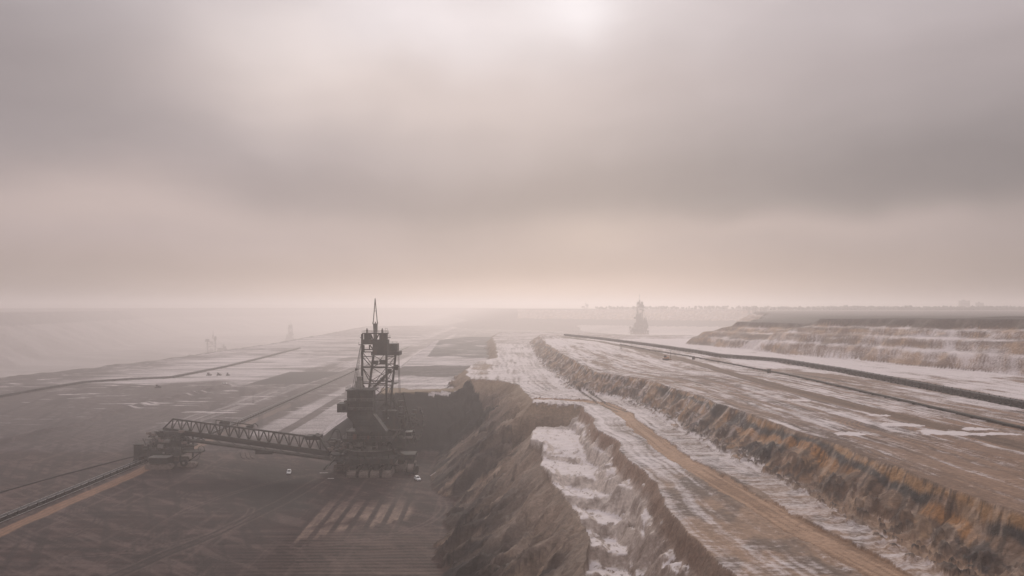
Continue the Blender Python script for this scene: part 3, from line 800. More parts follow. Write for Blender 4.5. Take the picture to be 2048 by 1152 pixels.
# ------------------------------------------------------------------ bucket wheel excavator
def make_excavator():
    O = np.array((-66.6, 376.0, 0.0))
    root = empty('bucket_wheel_excavator', O)
    B = lambda: MB(O)
    # crawlers
    def crawler(cx, y0, y1, w=3.9, h=2.7):
        m = B(); x0, x1 = cx-w/2, cx+w/2; r = h/2
        prof = []
        for k in range(9):
            t = -math.pi/2-math.pi*k/8; prof.append((y0+r+r*math.cos(t)*1.0, r+r*math.sin(t)))
        for k in range(9):
            t = math.pi/2-math.pi*k/8; prof.append((y1-r+r*math.cos(t), r+r*math.sin(t)))
        n = len(prof)
        vs = [(x0, y, z) for y, z in prof]+[(x1, y, z) for y, z in prof]
        m.add(vs, [tuple(range(n))[::-1], tuple(range(n, 2*n))]+[(k, (k+1) % n, n+(k+1) % n, n+k) for k in range(n)])
        k = y0+1.0
        while k < y1-1.0:                       # tread pads
            m.box(x0-.06, x1+.06, k, k+.62, h-.02, h+.14); k += .95
        for k in range(5):
            t = math.pi/2+math.pi*(k+.5)/5
            cy, cz = y0+r+(r+.08)*math.cos(t), r+(r+.08)*math.sin(t)
            m.box(x0-.06, x1+.06, cy-.12, cy+.12, cz-.25, cz+.25)
        o = m.build('crawler', M_clay, root)
        f = B(); f.box(x0+.6, x1-.6, y0+4, y1-4, h+.14, h+1.9)
        f.box(x0+.2, x1-.2, y0+5.5, y1-5.5, h+1.9, h+3.0)
        for yy in np.linspace(y0+2, y1-2, 6):
            f.tube((x0-.16, yy, 1.1), (x0-.02, yy, 1.1), .55, 10)
        f.build('bogie', M_dark, o)
        return o
    for cx in (-72.2, -66.7, -61.6, -56.4): crawler(cx, 357.0, 370.0)
    for cx in (-81.2, -76.9): crawler(cx, 371, 384.5)
    for cx in (-52.4, -48.0): crawler(cx, 371, 384.5)
    for cx in (-74, -69, -63.5, -58.5): crawler(cx, 386, 399)
    # undercarriage
    m = B()
    cx, cy = -66.0, 377.0
    def ring(m, r0, r1, za, zb_, n=28, sx=1.0, sy=1.0):
        vs = []
        for r, z in ((r0, za), (r1, za), (r1, zb_), (r0, zb_)):
            for k in range(n):
                t = 2*math.pi*k/n; vs.append((cx+sx*r*math.cos(t), cy+sy*r*math.sin(t), z))
        fs = []
        for a, b in ((0, 1), (1, 2), (2, 3), (3, 0)):
            for k in range(n): fs.append((a*n+k, a*n+(k+1) % n, b*n+(k+1) % n, b*n+k))
        m.add(vs, fs)
    ring(m, .3, 13.2, 7.2, 10.6, 10)
    mm_ = m; m = B(); ring(m, .3, 14.2, 10.6, 10.95, 10); m.build('deck_plate', M_steel2, root); m = mm_
    m.box(-75.5, -53, 359.5, 368.5, 6.0, 8.2)
    m.box(-84, -73.5, 373, 382, 5.7, 7.6); m.box(-55.5, -45.5, 373, 382, 5.7, 7.6)
    m.box(-77, -56, 389, 396, 6.0, 8.2)
    for x in (-73, -69.5, -66.5, -63.0, -59.5, -55.6): m.beam((x, 359.2, 4.8), (x, 359.2, 10.5), .45)
    for a, b in (((-83, 372.5, 6), (-77, 367, 11)), ((-48, 372.5, 6), (-55, 367, 11)), ((-86.5, 366, 2.0), (-79.5, 365.5, 8.6))): m.beam(a, b, .8)
    m.build('undercarriage', M_steel, root)
    p = B(); p.beam((-84.6, 362, 3.2), (-80.2, 361, 8.8), .7, .35); p.build('gangway', M_steel2, root)
    m = B(); ring(m, .3, 8.6, 10.95, 14.2, 26); ring(m, .3, 10.2, 14.2, 14.8, 26); mm_ = m; m = B(); ring(m, .3, 11.2, 12.3, 12.6, 26); m.build('deck_plate', M_steel2, root); m = mm_
    m.build('turntable', M_hull, root)
    rl = B()
    pts = [(cx+11.1*math.cos(2*math.pi*k/20), cy+11.1*math.sin(2*math.pi*k/20), 12.6) for k in range(21)]; rl.rail(pts, 1.1, .1, 3.4)
    pts = [(cx+14.0*math.cos(2*math.pi*k/20), cy+14.0*math.sin(2*math.pi*k/20), 10.95) for k in range(21)]; rl.rail(pts, 1.1, .1, 3.4)
    rl.build('railing', M_steel, root)
    # machinery on the ring deck
    m = B()
    rnd = random.Random(3)
    for k in range(34):
        t = rnd.uniform(math.pi*.95, math.pi*2.05); r = rnd.uniform(8.8, 12.8)
        x, y = cx+r*math.cos(t), cy+r*math.sin(t); z = 10.95 if r > 10.4 else 12.6
        w, d, hh = rnd.uniform(.4, 1.6), rnd.uniform(.4, 1.2), rnd.uniform(.6, 2.6)
        m = B(); m.box(x-w, x+w, y-d, y+d, z, z+hh); m.box(x-w*.5, x+w*.5, y-d-.15, y, z+hh, z+hh+.35); m.build('drive_unit', M_steel if k % 3 else M_steel2, root)
    # slewing deck
    m = B()
    m.box(-77.5, -54.5, 364, 391, 15.2, 16.4)
    m.box(-76, -56, 366, 389, 16.4, 19.6)
    for x in np.linspace(-76.5, -55.5, 10): m.beam((x, 363.8, 14.8), (x, 365.8, 19.4), .35)
    m.build('slewing_deck', M_steel, root)
    rl = B(); rl.rail([(-77.4, 391, 16.4), (-77.4, 364, 16.4), (-54.6, 364, 16.4), (-54.6, 391, 16.4)], 1.2, .1)
    rl.rail([(-76, 366, 19.6), (-56, 366, 19.6), (-56, 389, 19.6)], 1.2, .1)
    rl.build('railing', M_steel2, root)
    m = B(); m.box(-72.6, -71.0, 363.2, 364, 16.4, 18.6); m.build('motor_cover', M_rust, root)
    m = B(); m.box(-66, -65.2, 363.2, 364, 16.4, 18.0); m.build('motor_cover', M_rust, root)
    # ballast hull hanging towards the camera
    Yh = 347.0
    prof_px = [(694, 782), (746, 782), (747, 829), (773, 863), (721, 863), (694, 833)]
    prof = [(P(x, y, Yh)[0], P(x, y, Yh)[2]) for x, y in prof_px]
    m = B(); m.prism(prof[::-1], Yh, 352.0, (.2, -.1)); m.box(-69.2, -62.6, 351.9, 366, 21, 37)
    hull = m.build('ballast_hull', M_hull, root)
    m = B()
    for y_ in (792, 805, 812, 819, 826):
        a, b = P(694, y_, Yh), P(746.5, y_, Yh)
        m.beam((a[0], Yh-.12, a[2]), (b[0], Yh-.12, b[2]), .25, .22)
    for x_ in (700, 711, 722, 733): 
        a, b = P(x_, 782, Yh), P(x_, 832, Yh); m.beam((a[0], Yh-.10, a[2]), (b[0], Yh-.10, b[2]), .2)
    for y_ in (838, 844, 850, 856):
        f_ = (y_-833)/30.; a, b = P(694+27*f_, y_, Yh), P(749+24*f_, y_, Yh); m.beam((a[0], Yh-.12, a[2]), (b[0], Yh-.12, b[2]), .25, .2)
    m.build('ribs', M_steel, hull)
    m = B(); a, b = P(747, 828, Yh-.6), P(772, 862, Yh-.6); m.beam(a, b, .35); m.build('strut', M_steel2, root)
    m = B()
    a = P(690, 804, Yh-1); b = P(746, 822, Yh-1)
    m.box(a[0], b[0], Yh-1.0, Yh+8, b[2], b[2]+.35); m.box(a[0]-.5, b[0], Yh-1.0, Yh+8, a[2], a[2]+.35)
    for y in np.linspace(Yh-1, Yh+7.5, 4):
        for x in (a[0], (a[0]+b[0])/2-1.5): m.beam((x, y, b[2]), (x, y, a[2]), .28)
    a = P(693, 781.5, Yh); b = P(748, 781.5, Yh)
    m.box(a[0]-.3, b[0]+.3, Yh-.8, 358, a[2]-.1, a[2]+.28)
    m.build('gallery', M_steel, root)
    rl = B()
    zt = a[2]+.28
    rl.rail([(a[0]-.2, 357, zt), (a[0]-.2, Yh-.7, zt), (b[0]+.2, Yh-.7, zt), (b[0]+.2, 357, zt)], 1.2, .11)
    a = P(690, 804, Yh-1); b = P(746, 822, Yh-1)
    rl.rail([(a[0]-.4, Yh+7, a[2]+.35), (a[0]-.4, Yh-1, a[2]+.35), (b[0], Yh-1, a[2]+.35)], 1.1, .1)
    rl.rail([(a[0], Yh-1, b[2]+.35), (b[0], Yh-1, b[2]+.35)], 1.1, .1)
    rl.build('railing', M_steel2, root)
    m = B(); a = P(674, 809, Yh-2); b = P(696, 825, Yh-2)
    m.box(a[0], b[0], Yh-2, Yh+6, b[2], a[2]); m.box(a[0]-.15, b[0], Yh-2.15, Yh+6.15, a[2], a[2]+.25)
    cb = m.build('side_cabin', M_steel, root)
    m = B(); m.box(a[0]+2.3, b[0]-1.0, Yh-2.06, Yh-1.98, b[2]+1.0, a[2]-.8); m.build('window', M_glass, cb)
    # short mast and box on the ballast roof
    m = B(); a, b = P(711.5, 782, 351), P(723.5, 762, 351)
    m.box(a[0], b[0], 350, 353, a[2], b[2]); a, b = P(714, 762, 351), P(722, 754, 351)
    m.box(a[0], b[0], 350.4, 352.6, a[2], b[2]); m.box(a[0]-.3, b[0]+.3, 350.1, 352.9, b[2], b[2]+.3)
    c = P(718, 753, 351); m.beam(c, c+np.array((0, 0, 1.6)), .15)
    m.build('winch_mast', M_steel2, root)
    m = B(); a, b = P(712, 828, Yh-.45), P(719, 783, Yh-.45); m.box(a[0], b[0], Yh-.5, Yh, a[2], b[2]); m.build('ladder_shaft', M_steel, root)
    # tower: near portal frame (upright) and far portal frame (raked), each in its own mesh
    YA, YB = 370.0, 388.0
    m = B()
    for x_ in (724.5, 773):
        m.beam(P(x_, 668, YA), P(x_, 868, YA), .95)
    for y_ in (699, 704, 734, 767, 800): m.beam(P(724.5, y_, YA), P(773, y_, YA), .5)
    for y0, y1 in ((704, 734), (734, 767), (767, 800), (800, 833)):
        m.beam(P(724.5, y0, YA), P(748.5, y1, YA), .28); m.beam(P(773, y0, YA), P(748.5, y1, YA), .28)
    m.build('near_portal', M_steel, root)
    m = B()
    xl = lambda y: 747-(y-711)*9/68.; xr = lambda y: 791-(y-711)*7/68.
    m.beam(P(xl(705), 705, YB), P(xl(866), 866, YB), 1.0); m.beam(P(xr(705), 705, YB), P(xr(866), 866, YB), 1.0)
    for y_ in (728, 735, 762, 770, 800, 835): m.beam(P(xl(y_), y_, YB), P(xr(y_), y_, YB), .5)
    for y0, y1 in ((711, 735), (735, 762), (770, 800), (800, 835)):
        m.beam(P(xl(y0), y0, YB), P(xr(y1), y1, YB), .28); m.beam(P(xr(y0), y0, YB), P(xl(y1), y1, YB), .28)
    m.build('far_portal', M_steel, root)
    m = B()                                             # ties between the two frames
    for y_ in (713, 735, 764, 800):
        m.beam(P(724.5, y_, YA), P(xl(y_), y_, YB), .4); m.beam(P(773, y_, YA), P(xr(y_), y_, YB), .4)
    for y0, y1 in ((713, 735), (735, 764), (764, 800)):
        m.beam(P(724.5, y0, YA), P(xl(y1), y1, YB), .3); m.beam(P(773, y1, YA), P(xr(y0), y0, YB), .3)
    m.build('tie_beams', M_steel, root)
    m = B()                                             # head of the near portal
    def bpx(m, x0, y0, x1, y1, Ya, Yb_):
        a, b = P(x0, y1, Ya), P(x1, y0, Ya); m.box(a[0], b[0], Ya, Yb_, a[2], b[2])
    bpx(m, 722, 679.5, 775.5, 689, 368.2, 373)
    bpx(m, 724, 666, 774.5, 668, 368, 372.8)
    bpx(m, 728, 667.5, 741, 681, 368.6, 371.8); bpx(m, 758.5, 667.5, 773.5, 681, 368.6, 371.8)
    bpx(m, 745, 688, 775, 708, 368.9, 372.4)
    for a, b in (((728, 690), (728, 703)), ((739, 690), (739, 700)), ((740, 690), (746, 699)), ((741, 668), (747, 680)), ((758, 668), (752, 680))):
        m.beam(P(a[0], a[1], YA), P(b[0], b[1], YA), .5)
    bpx(m, 717, 689, 724, 690.2, 369, 371.5); bpx(m, 720, 675, 724, 676.2, 369, 371.5); bpx(m, 774, 675, 780, 676.2, 369, 371.5)
    for x_ in (734, 764.5):
        m.beam(P(x_, 667, 370), P(x_, 659, 370), .75); m.beam(P(x_, 659, 370), P(x_, 656.5, 370), .35)
    m.build('portal_head', M_steel, root)
    rl = B()
    z = P(724, 666, 368)[2]; x0, x1 = P(724, 666, 368)[0], P(774, 666, 368)[0]
    rl.rail([(x0, 368.1, z), (x1, 368.1, z)], .95, .1, 2); rl.rail([(x0, 372.6, z), (x1, 372.6, z)], .95, .1, 2)
    a = P(770.5, 666, 368.4); rl.rail([a, a+np.array((1.0, 0, 0))], 2.1, .1, 1)
    a = P(775, 675, 369); rl.rail([a, a+np.array((1.2, 0, 0))], 1.1, .1, 1)
    a = P(717, 689, 369); rl.rail([a, a+np.array((1.6, 0, 0))], 1.1, .1, 1)
    rl.rail([P(776, 687, 384.5), P(794, 687, 384.5)], 1.1, .1, 2)
    rl.build('railing', M_steel2, root)
    m = B()
    bpx(m, 742, 703.5, 798.5, 711, 383.5, 393); bpx(m, 775.5, 687.5, 794, 704, 384.5, 391.5); bpx(m, 746, 690, 776, 704, 384.5, 391.5)
    bpx(m, 795, 703, 797, 704.4, 383.5, 393)
    m.build('winch_house', M_hull, root)
    m = B()
    for q_ in ((784, 733.5, 796, 736, 385, 391), (790, 730, 795.5, 740.5, 386, 389), (783, 766.5, 793, 768.3, 385, 391), (759, 721, 771, 729, 376, 382),
               (746, 722, 753, 727, 378, 382), (760, 756, 767, 764, 380, 384), (742, 762, 772, 763.3, 377, 382)):
        m = B(); bpx(m, *q_); m.build('platform', M_steel, root)
    m = B()                                             # tall pylon and thin tip
    a0, a1 = P(746.5, 690, 375), P(756, 645, 375)
    def taper(m, xa0, xa1, ya, xb0, xb1, yb_, Y0, Y1):
        p = [P(xa0, ya, Y0), P(xa1, ya, Y0), P(xa1, ya, Y1), P(xa0, ya, Y1), P(xb0, yb_, Y0), P(xb1, yb_, Y0), P(xb1, yb_, Y1), P(xb0, yb_, Y1)]
        for k in (2, 3): p[k][2] = p[0][2]
        for k in (6, 7): p[k][2] = p[4][2]
        m.add(p, [(0, 3, 2, 1), (4, 5, 6, 7), (0, 1, 5, 4), (1, 2, 6, 5), (2, 3, 7, 6), (3, 0, 4, 7)])
    taper(m, 747.5, 754, 690, 746, 755.4, 648, 374.5, 377)
    taper(m, 744.5, 756, 648, 744.5, 756, 647, 374.2, 377.3)
    for x_ in (746, 751, 755): m.beam(P(x_, 647, 375), P(x_, 643.5, 375), .4)
    m.build('pylon', M_steel2, root)
    m = B()
    for x_ in (746.6, 754.6): m.beam(P(x_, 645, 375.5), P(750.2, 598, 375.5), .34)
    m.beam(P(748.2, 622, 375.5), P(752.3, 622, 375.5), .15); m.beam(P(750.2, 599, 375.5), P(750.2, 596.5, 375.5), .3)
    m.build('mast_tip', M_steel, root)
    # hoist boom lying across the tower, sheave block
    m = B()
    for dx, w in ((0, .8), (3.5, .35)): m.beam(P(741+dx, 781, 368.0), P(779+dx, 742, 376), w)
    m.lattice(P(741, 781, 368), P(779, 742, 376), P(744.5, 781, 368), P(782.5, 742, 376), 14, .2, 'W', False)
    bpx(m, 774, 738, 782, 747, 375, 378)
    m.build('hoist_boom', M_steel, root)
    # ropes
    m = B()
    for a, b in ((P(721, 691, 369), P(704, 780, 352)), (P(722, 691, 369), P(707.5, 780, 352)), (P(724, 691, 369), P(710.5, 780, 352)),
                 (P(796, 711, 386), P(799, 815, 392)), (P(798, 711, 386), P(801.5, 815, 392)), (P(750, 646, 376), P(704, 780, 352))):
        if a[1] == 376: continue
        m = B(); m.tube(a, b, .11, 5); m.build('stay_rope', M_steel, root)
    m = B(); bpx(m, 710, 737, 714.5, 741, 363, 364); m.build('sheave_block', M_steel, root)
    # bucket wheel boom, pointing away to the cut face
    tip = np.array((-51.0, 424.0, 15.0)); root_b = np.array((-59.5, 384.0, 26.0))
    m = B()
    d = (tip-root_b); dl = d/np.linalg.norm(d); side = np.array((dl[1], -dl[0], 0)); side /= np.linalg.norm(side)
    for s_ in (-2.6, 2.6):
        for z in (0, 4.2):
            k = .55 if z else 1.0
            m.beam(root_b+side*s_+(0, 0, z), tip+side*s_*.6+(0, 0, z*k*.5), .8)
        m.lattice(root_b+side*s_+(0, 0, 4.2), tip+side*s_*.6+(0, 0, 1.2), root_b+side*s_, tip+side*s_*.6, 10, .4, 'W')
    m.lattice(root_b+side*2.6, tip+side*1.6, root_b-side*2.6, tip-side*1.6, 10, .35, 'X')
    m.box(-62, -50.5, 381, 387, 19.6, 27)
    m.build('wheel_boom', M_steel, root)
    m = B()
    wc = tip+dl*1.5; ax = side
    m.tube(wc-ax*1.1, wc+ax*1.1, 1.6, 16); m.tube(wc-ax*.7, wc+ax*.7, 7.2, 30)
    wheel = m.build('bucket_wheel', M_dark, root)
    e1 = np.cross(ax, (0, 0, 1.)); e1 /= np.linalg.norm(e1)
    for k in range(18):
        t = 2*math.pi*k/18; rad = math.cos(t)*e1+math.sin(t)*np.array((0, 0, 1.)); tan_ = -math.sin(t)*e1+math.cos(t)*np.array((0, 0, 1.))
        m = MB(O); m.beam(wc+rad*7.0-tan_*.5, wc+rad*8.9+tan_*.3, 2.2, 1.3); m.build('bucket', M_steel, wheel)
    # structures to the right: stair tower, operator cab, transfer chute
    m = B()
    for (x0, x1, y0, y1, za, zb_) in ((-53, -50.6, 371, 374, 16, 33),):
        for x in (x0, x1):
            for y in (y0, y1): m.beam((x, y, za-5), (x, y, zb_), .3)
        for k in range(8):
            za_ = za-5+(zb_-za+5)*k/8; zc = za-5+(zb_-za+5)*(k+1)/8
            m.box(x0, x1, y0, y1, zc-.12, zc); m.beam((x0, y0, za_), (x1, y0, zc), .35, .2)
            m.beam((x0, y1, zc), (x1, y1, za_), .2)
    m.build('stair_tower', M_steel, root)
    m = B(); m.beam((-56, 375, 33), (-47.5, 380, 12), 1.1); m.beam((-52, 379, 36), (-46.6, 384, 10.5), .7)
    m.lattice((-56, 375, 33), (-47.5, 380, 12), (-52, 379, 36), (-46.6, 384, 10.5), 7, .35, 'X')
    m.box(-56, -49.5, 369, 378, 11.2, 15.6); m.box(-57.5, -52, 366, 372, 20.5, 25.5); m.box(-56.5, -53, 366, 371, 25.5, 29)
    m.build('transfer_chute', M_steel, root)
    m = B(); m.box(-50.2, -47.0, 374, 378, 15, 18.2); cab = m.build('operator_cab', M_steel2, root)
    m = B(); m.box(-50, -47.2, 373.93, 374, 16.2, 17.8); m.box(-47.0, -46.94, 374.3, 377.7, 16.2, 17.8); m.build('window', M_glass, cab)
    m = B()
    rnd = random.Random(11)
    for k in range(26):
        x, z = rnd.uniform(-74, -51), rnd.uniform(19.8, 27); y = rnd.uniform(367, 382)
        w, hh = rnd.uniform(.5, 1.8), rnd.uniform(.4, 1.6)
        if x > -61 or z < 22: m = B(); m.box(x-w, x+w, y-1, y+1, z-hh, z+hh); m.build('equipment_box', M_steel if k % 3 else M_steel2, root)
    for k in range(14):
        x = rnd.uniform(-84, -77); y = rnd.uniform(364, 374); z = rnd.uniform(7, 15); w = rnd.uniform(.5, 1.7)
        m = B(); m.box(x-w, x+w, y-1, y+1, z-rnd.uniform(.3, 1), z+rnd.uniform(.3, 1.0)); m.build('equipment_box', M_steel if k % 2 else M_clay, root)
    m = B()
    m.beam((-86, 366, 8), (-77, 366, 15.4), .5); m.beam((-86, 368, 15), (-76, 368, 8.5), .5)
    m.build('brace', M_steel, root)
    return root

exc = make_excavator()
tag(exc, 'huge dark steel bucket wheel excavator with tall lattice tower, nearest and clearest of its kind', 'excavator', 'bucket wheel excavators in the pit')

# ------------------------------------------------------------------ loading bridge
OB = np.array((-125.0, 372.0, 0.0))
br = empty('conveyor_bridge', OB)
tag(br, 'long dark lattice truss conveyor bridge slanting from the hopper car to the excavator', 'conveyor bridge')
YL, YR_ = 392.0, 366.0
for nm, dy in (('near_truss', -2.6), ('far_truss', 2.6)):
    m = MB(OB)
    tl, tr_ = P(346, 838, YL+dy), P(640, 876, YR_+dy)
    bl, b_r = P(327, 857, YL+dy), P(657, 904, YR_+dy)
    tm = P(470, 853.5, 381+dy)
    m.beam(tl, tr_, .75); m.beam(bl, b_r, 1.1)
    m.beam(tl, bl, .6); m.beam(tr_, b_r, .75)
    bl2 = bl+(b_r-bl)*.055; br2 = bl+(b_r-bl)*.955
    m.lattice(tl, tr_, bl2, br2, 15, .42, 'V', True)
    m.build(nm, M_steel, br)
m = MB(OB)
for k in range(16):
    f_ = k/15.
    a = P(346, 838, YL-2.6)*(1-f_)+P(640, 876, YR_-2.6)*f_; b = P(346, 838, YL+2.6)*(1-f_)+P(640, 876, YR_+2.6)*f_
    m.beam(a, b, .35)
    a = P(342, 859, YL-2.6)*(1-f_)+P(650, 903.5, YR_-2.6)*f_; b = P(342, 859, YL+2.6)*(1-f_)+P(650, 903.5, YR_+2.6)*f_
    m.beam(a, b, .4)
m.lattice(P(346, 838, YL-2.6), P(640, 876, YR_-2.6), P(346, 838, YL+2.6), P(640, 876, YR_+2.6), 15, .2, 'W', False); m.lattice(P(342, 859, YL-2.6), P(650, 903.5, YR_-2.6), P(342, 859, YL+2.6), P(650, 903.5, YR_+2.6), 15, .2, 'W', False); m.beam(P(342, 859, YL-2.6), P(346, 838, YL-2.6), .3)
m.build('cross_beams', M_steel, br)
m = MB(OB)
m.beam(P(330, 858, YL), P(680, 910, 366), 3.4, .5); m.beam(P(360, 866.5, YL-2.9), P(660, 910, YR_-2.9), .8, 1.4)
m.build('upper_belt', M_belt, br)
m = MB(OB)
la, lb = P(369, 879, 389), P(690, 922, 362)
m.beam(la, lb, 3.2, .9); m.beam(la+(0, -1.7, .9), lb+(0, -1.7, .9), .2)
n_ = 40
for k in range(n_):
    p = la+(lb-la)*k/n_; m.beam(p+(0, -1.7, 0), p+(0, -1.7, .9), .14); 
for k in range(10):
    f_ = (k+.5)/10; p = la+(lb-la)*f_; q_ = P(345, 859, YL-2)*(1-f_)+P(655, 904, YR_-2)*f_; m.beam(p, q_, .25)
a, b = P(513, 899, 377), P(547, 907, 377); m.box(a[0], b[0], 375, 379, b[2], a[2])
m.build('lower_walkway', M_steel, br)
m = MB(OB)
a, b = P(432, 840, 385), P(504, 850, 379); m.beam(a, b, .4)
for f_, d_ in ((0, 8), (.3, 8), (.6, 7), (1, 6)):
    p = a+(b-a)*f_; m.beam(p, p-(0, 0, 1.8), .3)
for f_ in (.28, .95):
    p = a+(b-a)*f_; m.box(p[0]-1.6, p[0]+1.6, p[1]-1, p[1]+1, p[2]-1.5, p[2]-.3)
p = P(443, 846, 384); m.tube(p-(0, 1, 0), p+(0, 1, 0), .9, 10)
m.build('service_crane', M_steel, br)
m = MB(OB)
arc = [P(503+13*t, 853-6*math.sin(math.pi*t), 378) for t in np.linspace(0, 1, 7)]; m.path(arc, .2); m.build('hose', M_belt, br)
for dx in (0, 10, 19): m = MB(OB); m.path([P(480+dx, 905, 378), P(481+dx, 911, 378), P(484+dx, 916, 378), P(490+dx, 918, 378)], .1); m.build('hose', M_belt, br)
m = MB(OB); p = P(632, 873, 366); m.tube(p-(0, 3, 0), p+(0, 3, 0), 1.2, 12); m.box(p[0]-4.2, p[0]+2.5, 363, 369, p[2]-1.1, p[2]+.6); m.build('end_drum', M_dark, br)
m = MB(OB)
cab_pts = [P(x, y, 366) for x, y in ((641, 880), (645, 883), (651, 884), (656, 882), (661, 876), (665, 868), (668, 861), (672, 858), (677, 859), (680, 864), (682, 871), (684, 880))]
m.path(cab_pts, .24); m.path([P(674, 862, 366), P(676, 872, 366), P(676, 886, 366)], .18); m.beam(P(668, 862, 366), P(680, 864, 366), .25)
m.build('cable_loop', M_belt, br)

# ------------------------------------------------------------------ hopper car
OH = np.array((-164.0, 391.0, 0.0))
hc_ = empty('hopper_car', OH)
tag(hc_, 'dark crawler mounted hopper car straddling the belt at the left end of the lattice bridge', 'hopper car')
def crawl2(parent, O, x0, x1, y0, y1, h):
    m = MB(O); r = h/2; prof = []
    for k in range(7):
        t = -math.pi/2-math.pi*k/6; prof.append((x0+r+r*math.cos(t), r+r*math.sin(t)))
    for k in range(7):
        t = math.pi/2-math.pi*k/6; prof.append((x1-r+r*math.cos(t), r+r*math.sin(t)))
    m.prism(prof, y0, y1)
    for k in np.arange(x0+1, x1-1, .9): m.box(k, k+.5, y0-.06, y1+.06, h-.02, h+.12)
    m.build('crawler', M_clay, parent)
crawl2(hc_, OH, -173.5, -160.5, 376.0, 379.0, 2.4); crawl2(hc_, OH, -173.5, -160.5, 396.0, 399.0, 2.4)
crawl2(hc_, OH, -160, -151, 380.5, 383.5, 2.4)
m = MB(OH); m.box(-171, -162.3, 375.4, 382, 2.9, 5.6); m.build('counterweight', M_steel, hc_)
m = MB(OH); m.box(-171.4, -162, 375, 382.4, 5.6, 5.9); m.build('deck_plate', M_steel2, hc_)
m = MB(OH)
m.box(-173.5, -158.5, 381, 397, 5.5, 8.5); m.box(-171.5, -160, 383, 395, 8.5, 12.6)
m.prism([(-172, 16.5), (-158.5, 16.5), (-161.5, 12.6), (-169.5, 12.6)][::-1], 384, 394)
for x in (-173, -158.8):
    for y in (381.5, 396.5): m.beam((x, y, 2), (x, y, 13), .7)
m.build('hopper', M_hull, hc_)
m = MB(OH)
rnd = random.Random(5)
for k in range(46):
    x, y, z = rnd.uniform(-175, -157), rnd.uniform(379.5, 386), rnd.uniform(6.5, 17.0); w = rnd.uniform(.25, 1.3)
    m = MB(OH); m.box(x-w, x+w, y-.8, y+.8, z-rnd.uniform(.2, .9), z+rnd.uniform(.2, .9)); m.build('equipment_box', (M_steel, M_clay, M_steel2, M_steel)[k % 4], hc_)
m = MB(OH)
for k in range(12):
    a = (rnd.uniform(-175, -158), 380.4, rnd.uniform(6, 15)); m.beam(a, (a[0]+rnd.uniform(-4, 4), 381, a[2]+rnd.uniform(-3.5, 3.5)), .3)
m.beam(P(297, 874, 386), P(322, 862, 386), .6); m.beam(P(300, 878, 386), P(318, 864, 386), .4); m.beam(P(308, 866, 386), P(314, 895, 386), .5)
m.build('framework', M_steel, hc_)
m = MB(OH)
m.box(-185.8, -180.6, 391, 398, 1.2, 9.0); m.box(-184.5, -176.5, 390, 394, 6.6, 8.6); m.box(-186, -181, 390.6, 398, 9, 9.3); m.beam((-184, 391, 3), (-173, 386, 7), 1.1); m.box(-187, -180, 393, 397, 0, 1.6)
m.build('side_tower', M_steel, hc_)
m = MB(OH); m.rail([(-186, 398, 9.3), (-186, 390.7, 9.3), (-181, 390.7, 9.3)], 1.2, .12); m.rail([(-180, 389.9, 8.6), (-174, 388, 8.6)], 1.2, .12)
m.rail([(-173.4, 380.9, 8.5), (-158.6, 380.9, 8.5)], 1.2, .12); m.rail([(-171, 382.9, 12.6), (-160, 382.9, 12.6)], 1.2, .12); m.build('railing', M_steel2, hc_)
m = MB(OH)
m.box(-158.5, -149.5, 383, 388, 6.6, 7.1); m.box(-158.5, -153, 383, 388, 9.6, 10.0); m.beam((-150, 383.5, 6.6), (-157, 383.5, 1.5), .5)
for (x, z, r) in ((-149.6, 8.4, 1.5), (-154.6, 11.2, 1.3)):
    pts = [(x+r*math.cos(t), 383.5, z+r*math.sin(t)) for t in np.linspace(0, 2*math.pi, 13)]; m.path(pts, .13)
m.path([(-150, 384, 6.6), (-151, 384, 4), (-153, 384, 2.2)], .12)
m.rail([(-158.4, 383, 7.1), (-149.6, 383, 7.1)], 1.2, .12)
m.build('outrigger', M_steel, hc_)
m = MB(OH); m.tube((-156.5, 379.6, 2.4), (-156.5, 380.4, 2.4), 1.7, 18); w = m.build('reel', M_dark, hc_)
m = MB(OH); m.tube((-156.5, 379.3, 2.4), (-156.5, 379.6, 2.4), .6, 12); m.build('hub', M_steel2, w)

# ------------------------------------------------------------------ cable reel wagon right of the excavator
OR_ = np.array((-45.0, 366.0, 0))
rw_ = empty('cable_reel_wagon', OR_)
tag(rw_, 'squat cable reel wagon with a fat clay coloured drum right of the excavator crawlers', 'reel wagon')
m = MB(OR_); m.tube((-48.0, 367, 2.5), (-45.1, 367, 2.5), 2.0, 20); m.build('drum', M_clay, rw_)
for x in (-48.3, -45.0):
    m = MB(OR_); m.tube((x, 367, 2.5), (x+.25, 367, 2.5), 2.45, 22); m.build('flange', M_dark, rw_)
m = MB(OR_); m.box(-48.6, -44.2, 364.6, 369.4, .5, 1.0); m.box(-44.5, -43.2, 365.5, 368.5, .5, 3.8)
m.beam((-48.5, 365, .5), (-48.5, 367, 2.6), .3); m.box(-48.8, -47.4, 364.2, 369.8, 0, .8); m.box(-45.4, -44, 364.2, 369.8, 0, .8); m.build('chassis', M_dark, rw_)


